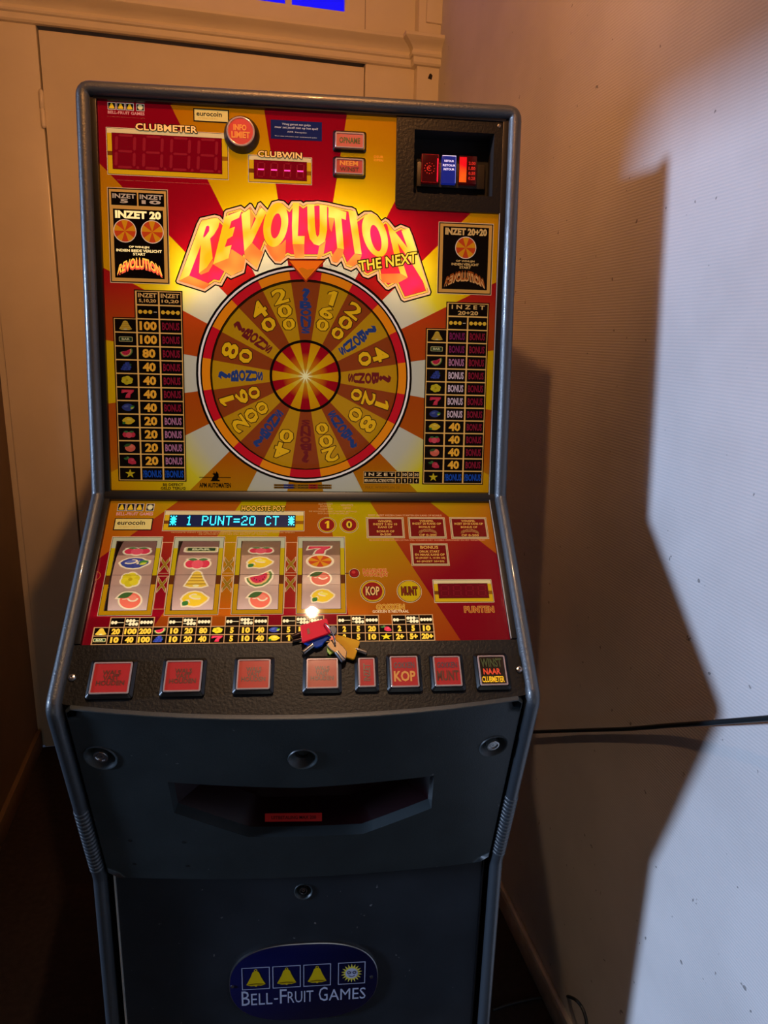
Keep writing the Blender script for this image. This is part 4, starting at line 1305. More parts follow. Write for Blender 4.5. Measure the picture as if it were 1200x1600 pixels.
for y0, y1, q in ((.76, .83, .16), (.60, .68, .06), (.46, .54, .12)):
    a.text('RETOUR', (lb[0] + W_ * q, lb[1] + H_ * y0, lb[2] - W_ * q, lb[1] + H_ * y1), WLT, -0.0136, 0.03)
a.rect((lb[0] + 0.0006, lb[3] - 0.0014, lb[2] - 0.0004, lb[3] - 0.0004), WLT, -0.0137)
a.rect((lb[2] - 0.0012, lb[1] + 0.001, lb[2] - 0.0005, lb[3] - 0.0014), plain('pale_blue_edge', (120, 140, 230), 0.3, emit=(120, 140, 240), strength=0.5), -0.0137)
a.build('return_lettering', cp)
lo, lb = lens(718, 243, 744, 288, DR, 'coin_value_strip', 'dark red strip with coin values')
a = Art(UP.P); W_, H_ = lb[2] - lb[0], lb[3] - lb[1]
a.rect((lb[0] + 0.0004, lb[1] + 0.002, lb[0] + W_ * .42, lb[3] - 0.002), glowfill('ember_light', (236, 20, 30), (250, 130, 24), 0.75), -0.0136)
for i, t_ in enumerate(('0.20', '0.50', '1.00', '2.00')):
    a.text(t_, (lb[0] + W_ * .54, lb[1] + H_ * (.14 + .18 * i), lb[2] - W_ * .08, lb[1] + H_ * (.26 + .18 * i)), LR, -0.0136, 0.03)
a.build('value_lettering', cp)
MB().lathe([(0.0028, HP), (0.0026, HP + 0.001), (0.0010, HP + 0.0014)], STEEL, UP.P, 14, HW - 0.010, CV1 - 0.010).build('plate_screw', cp, smooth=40)

# small prints along the foot of the head glass ----------------------
a = Art(UP.P)
bx = UP.box(311, 734, 361, 762)
W_, H_ = bx[2] - bx[0], bx[3] - bx[1]
a.text('APM AUTOMATEN', (bx[0], bx[1], bx[2], bx[1] + H_ * .27), INKB, H2, 0.03)
a.rect((bx[0], bx[1] + H_ * .56, bx[2], bx[1] + H_ * .60), INKB, H2)
cx = (bx[0] + bx[2]) / 2
a.poly([(cx + x * W_ * .16, bx[1] + H_ * (.36 + y * .6)) for x, y in [(-1, 0), (1, 0), (.9, .12), (.5, .18), (.75, .4), (.7, .7), (.3, .95), (.05, .7), (-.3, 1.0), (-.2, .75), (-.55, .72), (-.15, .55), (-.5, .35), (-.7, .12)]], INKB, H2 + 0.0001)
a.build('operator_emblem', machine, label='small black automaten emblem')
a = Art(UP.P)
a.text('BIJ DEFECT\nGELD TERUG', UP.box(251, 755, 290, 765), ink((60, 40, 10), 0.3), H2, 0.03)
a.build('small_print', machine)
a = Art(UP.P)
bx = UP.box(428, 756, 518, 764)
for r_ in (0, 1):
    y0 = bx[1] + (bx[3] - bx[1]) * (0.02 + 0.52 * r_); y1 = y0 + (bx[3] - bx[1]) * 0.42
    xs_ = [0, .17, .34, .60, .76, 1.0]
    for i, cc in enumerate(((120, 80, 20), (40, 50, 110), (120, 80, 20), (140, 20, 28), (120, 80, 20))):
        a.rect((bx[0] + (bx[2] - bx[0]) * xs_[i], y0, bx[0] + (bx[2] - bx[0]) * xs_[i + 1], y1), ink(cc, 0.35), H2)
    a.text('BONUSSPEL  KANS  OP  WINST', (bx[0] + 0.002, y0 + 0.0006, bx[2] - 0.002, y1 - 0.0006), ink((40, 24, 8), 0.3), H3, 0.02)
a.build('small_print', machine)
a = Art(UP.P)
bx = UP.box(568, 736, 655, 756)
a.rect(bx, TG, H2)
W_, H_ = bx[2] - bx[0], bx[3] - bx[1]
xs_ = [0, .57, .68, .79, .89, 1]
for r_, row in enumerate((('MIN AANTAL ACTIEVE POTTEN', '1', '1', '3', '4'), ('INZET', '5', '10', '20', '20+20'))):
    y0, y1 = bx[1] + H_ * (.03 + .5 * r_), bx[1] + H_ * (.47 + .5 * r_)
    for i, t_ in enumerate(row):
        x0, x1 = bx[0] + W_ * xs_[i] + 0.0006, bx[0] + W_ * xs_[i + 1] - 0.0006
        a.rect((x0, y0, x1, y1), TK, H3)
        mg = 0.003 if len(t_) == 1 else 0.0012
        a.text(t_, (x0 + mg, y0 + 0.0018, x1 - mg, y1 - 0.0018), ink((206, 170, 120), 0.4), H4, 0.03, 1.5 if t_ == 'INZET' else 1.0)
a.build('stake_table', machine, label='small black table of stakes')
a = Art(UP.P); a.text('MAX. WINSPELEN 10', UP.box(571, 759, 624, 764), ink((140, 90, 20), 0.35), H2, 0.0); a.build('small_print', machine)

# ---------------------------------------------------------------- sloping panel
LC = (0.003, 0.1940)
CL3 = LW.P(*LC)
LHOT = fan('slope_fan_red', CL3, [(0.19, (192, 104, 10)), (0.27, (188, 86, 14)), (0.34, (184, 50, 24)), (0.40, (160, 8, 30)), (0.52, (150, 4, 28))], 0.42)
LSUN = fan('slope_fan_yellow', CL3, [(0.19, (206, 178, 2)), (0.26, (208, 172, 2)), (0.32, (204, 140, 8)), (0.40, (202, 100, 14)), (0.52, (186, 54, 20))], 0.46)
WINS = [((182, 846), (245.3, 846), (229.3, 953.7), (163.3, 955.7)), ((280.7, 846), (342.7, 846), (332.7, 953), (265, 954.5)),
        ((378, 846), (438.4, 846), (434, 951.7), (370, 953)), ((472.7, 845.5), (531.5, 845), (532, 950), (471.7, 951.3))]
def avgbox(pl, q, h=0.0):
    p = [pl.px(*c, h) for c in q]
    return ((p[0][0] + p[3][0]) / 2, (p[2][1] + p[3][1]) / 2, (p[1][0] + p[2][0]) / 2, (p[0][1] + p[1][1]) / 2)
WB = [avgbox(LW, q) for q in WINS]
vb_ = sum(q[1] for q in WB) / 4; vt_ = sum(q[3] for q in WB) / 4
WB = [(q[0], vb_, q[2], vt_) for q in WB]
ART0 = V_ART
art = fan_sheet(LW, LC, (-HW, ART0, HW, -0.0075), [[(q[0], q[1]), (q[2], q[1]), (q[2], q[3]), (q[0], q[3])] for q in WB], LHOT, LSUN)
art.build('slope_art_glass', machine, label='sloping back-lit glass printed with red and yellow rays')

# reels behind the windows
RR = 0.135
vc_ = (vb_ + vt_) / 2 + 0.004
RC = LW.P(0, vc_, -0.018 - RR)
def drum(u, th, h):
    r = RR + h
    p = RC + LW.n * (r * math.cos(th)) + LW.uv * (r * math.sin(th))
    return Vector((u, p.y, p.z))
def drum_px(x, y):
    d = RIGHT * ((x - 600) / F_PX) + DOWN * ((y - 800) / F_PX) + FWD
    oy, oz = CAM.y - RC.y, CAM.z - RC.z
    a = d.y * d.y + d.z * d.z; b_ = 2 * (oy * d.y + oz * d.z); c = oy * oy + oz * oz - RR * RR
    t = (-b_ - math.sqrt(max(0, b_ * b_ - 4 * a * c))) / (2 * a)
    p = CAM + d * t
    q = p - RC
    return (p.x, math.atan2(q.dot(LW.uv), q.dot(LW.n)))
STRIP = plain('reel_strip', (190, 172, 164), 0.35, emit=(186, 150, 138), strength=0.16, var=0.10, varscale=14)
HALO = ink((250, 226, 180), 0.55, 0.3)
REELS = [[('cherries', 215, 861, 20, 7.0), ('plum', 210, 880, 22, 10.0), ('clover', 204, 906, 16, 12), ('orange', 201, 937, 20, 14)],
         [('bar', 315, 859, 23, 6), ('cherries', 309, 880, 19, 10), ('bell', 307, 905, 17, 12.5), ('lemon', 304, 936, 20, 14)],
         [('cherries', 408, 860, 18, 6), ('lemon', 406, 879, 19, 10), ('melon', 405, 905, 20, 13), ('orange', 404, 936, 19, 14)],
         [('seven', 499, 859.5, 18, 6.5), ('coin', 500, 877, 18.5, 9), ('orange', 499, 903, 18, 11.5), ('lemon', 504, 931, 17, 12)]]
for wi, (q, syms) in enumerate(zip(WB, REELS)):
    rl = MB()
    vv, fs = [], []
    N = 36
    for k in range(N + 1):
        th = R(-75 + 150 * k / N)
        vv += [drum(q[0] - 0.004, th, 0), drum(q[2] + 0.004, th, 0)]
    for k in range(N):
        fs.append((2 * k, 2 * k + 1, 2 * k + 3, 2 * k + 2))
    rl.add(vv, fs, STRIP)
    reel = rl.build('reel', machine, smooth=60)
    for nm, x, y, hw, hh in syms:
        cu, ct = drum_px(x, y); t0_ = drum_px(x, y + hh)[1]; t1_ = drum_px(x, y - hh)[1]
        ru = (drum_px(x + hw, y)[0] - drum_px(x - hw, y)[0]) / 2
        hr = min(0.19, abs(t1_ - t0_) / 2)
        s_ = Art(drum)
        # subdivide symbols through small steps: the drum bends little over one symbol
        draw(s_, nm, cu, ct, ru * 1.05, hr * 1.05, 0.0005, 0.55, 1.05, halo=HALO, step=0.00016)
        s_.build('reel_symbol', reel)
    MB().box((q[0], q[1], -0.0004), (q[2], q[3], 0.0), GLASS, LW.P).build('reel_window', machine, label='clear window over a reel')
    # printed gold frame round the window
    a = Art(LW.P)
    t_ = 0.0068
    b4 = (q[0] - t_, q[1] - t_, q[2] + t_, q[3] + t_)
    a.frame((b4[0] - 0.0014, b4[1] - 0.0014, b4[2] + 0.0014, b4[3] + 0.0014), 0.0008, CREAM, H1)
    a.frame((b4[0] - 0.0006, b4[1] - 0.0006, b4[2] + 0.0006, b4[3] + 0.0006), 0.0008, INKB, H1)
    GTOP, GYEL, GDK, GOR = ink((176, 172, 136), 0.5), ink((190, 160, 8), 0.5), ink((96, 44, 16), 0.45), ink((196, 140, 10), 0.5)
    m_ = (q[1] + q[3]) / 2
    a.rect((b4[0], q[3], b4[2], b4[3]), GTOP, H1); a.rect((b4[0], b4[1], b4[2], q[1]), GOR, H1)
    for x0, x1 in ((b4[0], q[0]), (q[2], b4[2])):
        ys = [(q[1], m_ - 0.016, GOR), (m_ - 0.016, m_ - 0.001, GDK), (m_ - 0.001, q[3] - 0.012, GYEL), (q[3] - 0.012, q[3], GTOP)]
        for y0, y1, mt_ in ys: a.rect((x0, y0, x1, y1), mt_, H1)
    a.frame((q[0] - 0.0005, q[1] - 0.0005, q[2] + 0.0005, q[3] + 0.0005), 0.0006, INKB, H2)
    a.rect((q[0], m_ - 0.0006, q[2], m_ + 0.0000), ink((70, 40, 30), 0.3), H1)
    a.build('reel_frame', machine)
    # crossed bars between the windows
    if wi < 3:
        nx = WB[wi + 1][0] - t_; px_ = q[2] + t_
        mid_ = (px_ + nx) / 2; hwid = (nx - px_) / 2 - 0.0028
        for sgn in (1, -1):
            x_ = Art(LW.P)
            y0, y1 = (m_ + 0.004, m_ + 0.030) if sgn > 0 else (m_ - 0.030, m_ - 0.004)
            x_.frame((px_ + 0.0016, min(m_ + 0.002 * sgn, m_ + sgn * 0.056), nx - 0.0016, max(m_ + 0.002 * sgn, m_ + sgn * 0.056)), 0.0007, ink((226, 176, 120), 0.5), H1)
            cy = (y0 + y1) / 2
            for e, mt_, hgt_ in ((1.0, CREAM, H2), (0.86, ink((150, 112, 24), 0.45), H3)):
                for d_ in (1, -1):
                    w2, h2, th_ = hwid * 0.95, 0.0098, 0.0036 * e
                    p_ = [(-w2 * e, -h2 * e * d_ - th_), (w2 * e, h2 * e * d_ - th_), (w2 * e, h2 * e * d_ + th_), (-w2 * e, -h2 * e * d_ + th_)]
                    x_.poly([(mid_ + x, cy + y) for x, y in p_], mt_, hgt_ + (0.00008 if d_ > 0 else 0))
            x_.build('crossed_bars', machine)
# lamps that light the reels
light('reel_lamp', 'AREA', LW.P(-0.11, vb_ - 0.014, -0.010), drum(-0.11, R(-5), -0.01), 0.10, (1.0, 0.86, 0.76), shape='RECTANGLE', size=0.42, size_y=0.012)
# head line of the slope
maker(LW, LW.box(185, 787, 239, 806), H1, machine, 'maker_logo')
coinplate(LW, LW.box(180, 810, 237, 829))
bx, scr = LW.box(259, 799, 474, 829), LW.box(266, 805, 461, 824)
a, _ = goldframe(bx, scr, '', '', LW)
a.rect(scr, plain('display_glass', (2, 12, 30), 0.15, emit=(0, 24, 70), strength=0.55), H4)
dm = a.build('text_display', machine, label='lit cyan dot matrix text display')
FONT5 = {'*': '10101 01110 11111 01110 11111 01110 10101', '1': '00100 01100 00100 00100 00100 00100 01110', 'P': '11110 10001 10001 11110 10000 10000 10000', 'U': '10001 10001 10001 10001 10001 10001 01110',
         'N': '10001 11001 11001 10101 10011 10011 10001', 'T': '11111 00100 00100 00100 00100 00100 00100', '=': '00000 00000 11111 00000 11111 00000 00000', '2': '01110 10001 00001 00110 01000 10000 11111',
         '0': '01110 10001 10001 10001 10001 10001 01110', 'C': '01110 10001 10000 10000 10000 10001 01110'}
CYAN = plain('cyan_phosphor', (40, 220, 240), 0.4, emit=(20, 220, 250), strength=1.25)
MSG = '* 1 PUNT=20 CT *'
cw_ = (scr[2] - scr[0]) / len(MSG)
for i, ch in enumerate(MSG):
    if ch == ' ': continue
    d_ = Art(LW.P)
    x0 = scr[0] + cw_ * i + cw_ * 0.10; ww = cw_ * 0.80 / 5; hh = (scr[3] - scr[1]) * 0.80 / 7
    for r_, line in enumerate(FONT5[ch].split()):
        for c, on in enumerate(line):
            if on == '1':
                y1 = scr[3] - (scr[3] - scr[1]) * 0.08 - r_ * hh
                d_.rect((x0 + c * ww + ww * 0.03, y1 - hh * 0.97, x0 + (c + 1) * ww - ww * 0.03, y1 - hh * 0.03), CYAN, H5)
    d_.build('display_character', dm)
t = Art(LW.P); t.outlined('HOOGSTE POT', LW.box(378, 791, 445, 800), ink((224, 170, 60), 0.5), INKB, 0.0018, 0.03, 0.07); t.build('display_title', dm)
def tiny(pl, body, x0, y0, x1, y1, col=(220, 160, 90), k=0.4):
    t = Art(pl.P); t.text(body, pl.box(x0, y0, x1, y1), ink(col, k), H2, 0.01); t.build('small_print', machine)
tiny(LW, 'HOOGSTE WINST PER SPEL IS AFHANKELIJK VAN DE INZET EN VAN HET AANTAL SPELEN\nDE UITKOMST VAN HET SPEL BERUST OP TOEVAL', 268, 831, 460, 836)
tiny(LW, 'ALLE WINSTEN\nIN PUNTEN\nVOLGENS PLAN', 497, 786, 520, 797)
tiny(LW, 'VERLICHTE\nCIJFERS', 532, 788, 552, 797)
tiny(LW, 'DE HOOGSTE WINST WORDT BETAALD\nIN PUNTEN OF IN SPELEN', 483, 798, 558, 804)
tiny(LW, 'EERST INZET KIEZEN DAN STARTEN EN KANS OP BONUS', 575, 804, 690, 807, (236, 170, 110))
tiny(LW, 'BIJ BONUS KANS OP EEN EXTRA SPEL VOLGENS HET SCHEMA HIERONDER EN HET WINSTPLAN', 577, 843, 758, 846, (236, 150, 100))
# 1 and 0 roundels
def roundel(pl, x, y, r, body, col_in, col_tx, name='roundel', tw=0.42, th=0.5, label=None):
    u, v = pl.px(x, y)
    a = Art(pl.P)
    a.disc(u, v, r, CREAM, H1); a.disc(u, v, r * 0.96, INKB, H2); a.disc(u, v, r * 0.92, ink((196, 150, 30), 0.48), H2 + 0.0001); a.disc(u, v, r * 0.78, ink(col_in, 0.42), H3)
    a.text(body, (u - r * tw, v - r * th, u + r * tw, v + r * th), INKB, H4, 0.09)
    a.text(body, (u - r * tw * .94, v - r * th * .94, u + r * tw * .94, v + r * th * .94), ink(col_tx, 0.5), H5, 0.03)
    a.build(name, machine, **({'label': label} if label else {}))
roundel(LW, 511, 820.5, 0.0148, '1', (140, 16, 18), (230, 176, 30), tw=0.24)
roundel(LW, 545.5, 820.5, 0.0148, '0', (140, 16, 18), (214, 170, 40), tw=0.34)
roundel(LW, 582, 924, 0.0190, 'KOP', (150, 20, 20), (230, 176, 100), tw=0.58, th=0.42, label='red roundel KOP')
roundel(LW, 639.5, 924, 0.0190, 'MUNT', (206, 170, 10), (120, 40, 20), tw=0.66, th=0.42, label='yellow roundel MUNT')
u, v = LW.px(553.5, 896)
a = Art(LW.P); a.rect((WB[3][2] + 0.0068, v - 0.0008, u - 0.008, v + 0.0008), ink((70, 30, 12), 0.35), H1)
a.disc(u, v, 0.0080, CREAM, H2); a.disc(u, v, 0.0074, INKB, H2 + .0001); a.disc(u, v, 0.0066, ink((150, 14, 22), 0.42), H3); a.disc(u - 0.001, v + 0.0015, 0.0028, ink((196, 50, 44), 0.45), H4); a.build('win_line_marker', machine)
u, v = LW.px(149, 900)
a = Art(LW.P); a.disc(u, v, 0.0075, ink((196, 120, 40), .4), H2); a.disc(u, v, 0.0068, INKR, H2 + .0001); a.build('win_line_marker', machine)
t = Art(LW.P); t.outlined('RANDSPEL', LW.box(567, 889, 606, 895.5), ink((196, 60, 30), 0.5), ink((226, 170, 90), .45), H2, 0.01, 0.06); t.outlined('WINLIJN', LW.box(567, 896.5, 605, 902.5), ink((196, 60, 30), 0.5), ink((226, 170, 90), .45), H2, 0.01, 0.06); t.build('slope_caption', machine)
t = Art(LW.P); t.outlined('GOKKEN', LW.box(588, 944.5, 632, 952.5), ink((190, 110, 10), 0.5), ink((230, 180, 80), .5), H2, 0.01, 0.07); t.text('GOKKEN IS NEUTRAAL', LW.box(582, 953.5, 639, 957.5), ink((250, 210, 150), 0.55), H2, 0.02); t.build('slope_caption', machine)
t = Art(LW.P); t.outlined('PUNTEN', LW.box(725, 948, 772, 957), ink((176, 60, 30), 0.5), ink((206, 150, 60), .45), H2, 0.01, 0.07); t.build('slope_caption', machine)
def notice(x0, y0, x1, y1, rows, label):
    bx = LW.box(x0, y0, x1, y1)
    a = Art(LW.P)
    a.rect((bx[0] - .0013, bx[1] - .0013, bx[2] + .0013, bx[3] + .0013), ink((236, 190, 130), .45), H1); a.rect((bx[0] - .0006, bx[1] - .0006, bx[2] + .0006, bx[3] + .0006), INKB, H1 + .0001)
    a.rect(bx, ink((196, 160, 110), .45), H2); e = .0022
    a.rect((bx[0] + e, bx[1] + e, bx[2] - e, bx[3] - e), ink((112, 10, 14), .45), H3)
    W_, H_ = bx[2] - bx[0], bx[3] - bx[1]
    for body, x, y0_, y1_ in rows:
        if body == 'arch':
            arched(a, (bx[0] + W_ * .24, bx[1] + H_ * y0_, bx[2] - W_ * .24, bx[1] + H_ * y1_), ink((150, 90, 40), .4), ink((176, 112, 60), .36), H4)
        else:
            a.text(body, (bx[0] + W_ * x, bx[1] + H_ * y0_, bx[2] - W_ * x, bx[1] + H_ * y1_), ink((222, 160, 70), .45), H4, 0.025)
    a.build('notice_plate', machine, label=label)
notice(573, 809.5, 631.5, 840, [('WINSPEL', .3, .76, .88), ('INZET 5 EN 10', .17, .61, .72), ('KANS OP', .3, .46, .57), ('BONUS OF', .26, .24, .35), ('0-200', .35, .09, .2)], 'dark red notice about stakes 5 and 10')
notice(638, 809.5, 697, 840.5, [('WINSPEL', .3, .78, .89), ('INZET 20 KANS OP', .1, .64, .75), ('BONUS OF', .27, .48, .58), ('arch', 0, .2, .46), ('OF 0-200', .26, .07, .18)], 'dark red notice about stake 20')
notice(703, 809.5, 763, 841, [('WINSPEL', .3, .78, .89), ('INZET 20+20 KANS OP', .1, .64, .75), ('BONUS OF', .27, .48, .58), ('arch', 0, .2, .46), ('OF 0-200', .26, .07, .18)], 'dark red notice about stake 20+20')
notice(642, 850.5, 701.5, 883, [('BONUS', .25, .76, .91), ('DRUK START', .22, .58, .69), ('EN MAAK KANS OP', .09, .43, .54), ('20 (INZET 5, 10 EN 20)', .09, .26, .37), ('60 (INZET 20+20)', .12, .1, .21)], 'dark red notice headed BONUS')
bx, scr = LW.box(677, 907, 771, 940), LW.box(684, 912.5, 764, 934.5)
a, _ = goldframe(bx, scr, '', '', LW)
a.rect(scr, ink((104, 2, 20), 0.42), H4)
wS = (scr[2] - scr[0]) / 4
for i in range(4): seg7(a, scr[0] + wS * (i + .5), (scr[1] + scr[3]) / 2, 0.011, 0.017, 0.0018, ink((124, 14, 30), .42), H5)
a.build('points_display', machine, label='dark red points display in a gold frame')

# winnings table at the foot of the slope
GR = ink((150, 120, 90), 0.5)
LN = ink((255, 200, 60), 0.85); LW2 = ink((250, 226, 170), 0.85)
tl = LW.px(148, 981); br = LW.px(679, 1000.5); tp = LW.px(175, 966)[1]
u0, v1 = tl; u1, v0 = br
BL6 = 6
bw = (u1 - u0) / BL6
tab = Art(LW.P)
tab.rect((u0 - .0012, v0 - .0012, u1 + .0012, v1 + .0008), ink((226, 170, 110), .5), H1)
for i in range(BL6):
    x0 = u0 + bw * i + bw * 0.25
    tab.rect((x0 - .0008, v1, u0 + bw * (i + 1) + .0008, tp + .0012), ink((226, 170, 110), .5), H1)
rh = (v1 - v0) / 2
for i in range(BL6):
    for c in range(4):
        x0, x1 = u0 + bw * (i + c / 4) + .0006, u0 + bw * (i + (c + 1) / 4) - .0006
        for r_ in range(2):
            tab.rect((x0, v0 + rh * r_ + .0006, x1, v0 + rh * (r_ + 1) - .0006), TK, H2)
        if c: tab.rect((x0, v1 + .0006, x1, tp), TK, H2)
tab = tab.build('winnings_table', machine, label='lit table of winnings along the foot of the slope')
DATA = [('bell', 'bar', ('20', '100', '200'), ('10', '40', '100')), ('melon', 'grapes', ('10', '20', '80'), ('10', '20', '40')), ('clover', 'seven', ('5', '10', '40'), ('5', '10', '40')),
        ('plum', 'lemon', ('5', '10', '40'), ('1', '5', '20')), ('cherries', 'orange', ('2', '5', '20'), ('2', '5', '10')), ('strawberry', 'star', ('2', '5', '10'), ('2+', '5+', '20+'))]
for i, (s1, s2, r1, r2) in enumerate(DATA):
    cx = u0 + bw * (i + .125)
    for s_, vy in ((s1, v0 + rh * 1.5), (s2, v0 + rh * .5)):
        a = Art(LW.P); draw(a, s_, cx, vy, bw * .105, rh * .42, H3, 0.8, 1.08); a.build('fruit_symbol', tab)
    for row, vy in ((r1, v0 + rh * 1.5), (r2, v0 + rh * .5)):
        for c, val in enumerate(row):
            xx = u0 + bw * (i + .375 + .25 * c); wd = {1: .032, 2: .072, 3: .105}[len(val)] * bw
            a = Art(LW.P); a.text(val, (xx - wd, vy - rh * .36, xx + wd, vy + rh * .36), LN, H3, 0.06); a.build('prize_lettering', tab)
    hv = (v1 + tp) / 2; hd = Art(LW.P)
    for c, pat in enumerate(('dd--', 'grid', 'dddd')):
        xx = u0 + bw * (i + .25 + .25 * c)
        rows_ = [(pat, hv)] if pat != 'grid' else [('ddd-', hv + rh * .2), ('-ddd', hv - rh * .2)]
        for p_, y_ in rows_:
            for k, ch in enumerate(p_):
                x_ = xx + bw * .25 * (.17 + .22 * k)
                if ch == 'd': hd.disc(x_, y_, 0.0022, LW2, H3, 12, 0.0026)
                else: hd.rect((x_ - .0022, y_ - .0004, x_ + .0022, y_ + .0004), LW2, H3)
    hd.build('table_heading', tab)

# ---------------------------------------------------------------- button plate and bulged front door
VE = vS                                           # plane coordinate of the front edge
def bulge(x, t):
    q = max(-1, min(1, x / 0.303))
    return (0.015 * (1 - t) + 0.009 * t) * (1 - q * q)
outer = [(-0.303, VE + 0.006)] 
edge = []
for i in range(25):
    x = -0.303 + 0.606 * i / 24
    edge.append((x, VE - bulge(x, 0) * 1.34 + 0.002))
poly = edge + [(0.3115, VE + 0.004), (0.3115, ART0 - 0.001), (-0.3115, ART0 - 0.001), (-0.3115, VE + 0.004)]
V2, F2 = sheet(ccw(poly), [], 0.03)
bp_ = MB()
HPL = 0.0015
bp_.add([LWL.P(x, y, HPL) for x, y in V2], F2, PLATE)
bp_.prism(ccw(poly), -0.004, HPL, PLATE, LWL.P, False, False)
bp_ = bp_.build('button_plate', machine, label='black textured button plate with curved front edge')
GREY = CAPT
BT = [((147, 1034.5, 200, 1083.5), RED, [('WALS\nVAST\nHOUDEN', (.14, .26, .86, .74), CAPT)]),
      ((260, 1032, 312.5, 1080), RED, [('WALS\nVAST\nHOUDEN', (.14, .26, .86, .74), CAPT)]),
      ((371.7, 1030, 421.3, 1076.5), (184, 66, 52), [('WALS\nVAST\nHOUDEN', (.14, .26, .86, .74), CAPT)]),
      ((479, 1028.5, 528.7, 1075), (178, 82, 62), [('WALS\nVAST\nHOUDEN', (.14, .26, .86, .74), CAPT)]),
      ((559.3, 1027.5, 587.3, 1073), RED, []),
      ((608.6, 1025, 656, 1073), RED, [('GOKKEN', (.13, .60, .87, .80), CAPB), ('KOP', (.12, .18, .88, .52), CAPY)]),
      ((676, 1025, 723.5, 1071.5), RED, [('GOKKEN', (.13, .60, .87, .80), CAPB), ('MUNT', (.1, .18, .9, .52), CAPT)]),
      ((745.4, 1024, 795, 1070), (24, 18, 16), [('WINST', (.10, .60, .86, .90), CAPG), ('NAAR', (.16, .36, .78, .56), CAPR), ('CLUBMETER', (.08, .10, .88, .30), CAPL)])]
LBL = ['square red hold button nearest the left edge frame', 'second square red hold button', 'third square red hold button', 'square button under the key bunch', 'narrow upright red button', 'square red button reading KOP', 'square red button reading MUNT', 'square dark button reading NAAR CLUBMETER']
for (cn, col, lines), lb_ in zip(BT, LBL):
    button(LWL, cn, HPL, 0.0095, col, lines, label=lb_)
# vertical caption on the narrow button
bx = LWL.box(559.3, 1027.5, 587.3, 1073, HPL + 0.0095)
a = Art(LWL.P)
a.text('INZET', (0, 0, 1, 1), CAPT, HPL + 0.0089, 0.03, warp=lambda x, y: (bx[0] + (bx[2] - bx[0]) * (.70 - .40 * y), bx[1] + (bx[3] - bx[1]) * (.2 + .6 * x)))
a.build('caption', machine)
for x, y in ((113, 1059), (811, 1046.5)):
    u, v = LWL.px(x, y, HPL)
    s_ = MB(); s_.lathe([(0.0052, HPL), (0.0052, HPL + .0014), (0.0040, HPL + .0030), (0.0018, HPL + .0036), (0.0016, HPL + .0016), (0.0, HPL + .0016)], STEEL, LWL.P, 18, u, v)
    s_.build('plate_screw', machine, smooth=35)

# bulged coin door
D = (B - S)
DN = Vector((0, D.z, -D.y)).normalized()          # outward normal
if DN.y > 0: DN = -DN
def door(x, t, h):
    p = S + D * t
    k_ = bulge(x, t)
    return Vector((x, p.y - k_, p.z - k_ * 0.9)) + DN * h
def door_px(x, y, h=0.005):
    d = RIGHT * ((x - 600) / F_PX) + DOWN * ((y - 800) / F_PX) + FWD
    u, t = 0.0, 0.5
    for _ in range(8):
        o = door(u, t, h)
        k = (o - CAM).dot(DN) / d.dot(DN)
        p = CAM + d * k
        u = p.x
        t = (p - S - DN * h + Vector((0, bulge(u, t), bulge(u, t) * 0.9))).dot(D) / D.length_squared
    return (u, t)
DH = 0.005
tray = [door_px(*p) for p in ((262, 1222), (470, 1231), (678, 1212), (674, 1263), (567, 1303), (388, 1308), (272, 1270))]
c1, c2, c0 = door_px(157, 1184), door_px(771, 1166), door_px(473, 1186)
LN_ = D.length
def hole_at(c, r, n=20): return [(c[0] + r * math.cos(2 * math.pi * i / n), c[1] + r / LN_ * math.sin(2 * math.pi * i / n)) for i in range(n)]
hl = [hole_at(c1, .0235), hole_at(c2, .0215), hole_at(c0, .0205)]
sx = lambda P_: [(p[0], p[1] * LN_) for p in P_]
xw = 0.3035
outer = [(-xw + .006, 0.0), (xw - .006, 0.0), (xw, .006), (xw, LN_ - .012), (xw - .012, LN_ - .001), (-xw + .012, LN_ - .001), (-xw, LN_ - .012), (-xw, .006)]
V2, F2 = sheet(outer, [ccw(sx(tray))] + [ccw(sx(h)) for h in hl], 0.02)
dr = MB()
dr.add([door(x, y / LN_, DH) for x, y in V2], [f[::-1] for f in F2], DOORP)
# rounded rim of the door back to the cabinet
ring = []
for i, p in enumerate(outer):
    q = outer[(i + 1) % len(outer)]
    for k in range(12):
        ring.append((p[0] + (q[0] - p[0]) * k / 12, p[1] + (q[1] - p[1]) * k / 12))
nr = len(ring)
lay = []
for off, h in ((0, DH), (0.0012, DH - 0.0006), (0.0024, DH - 0.003), (0.0026, -0.022)):
    q = inset(ring, -off) if off else ring
    lay += [door(x, y / LN_, h) for x, y in q]
dr.add(lay, [(l * nr + i, (l + 1) * nr + i, (l + 1) * nr + (i + 1) % nr, l * nr + (i + 1) % nr) for l in range(3) for i in range(nr)], DOORP)
dr = dr.build('coin_door', machine, smooth=35, label='bulged dark plastic door with coin tray')
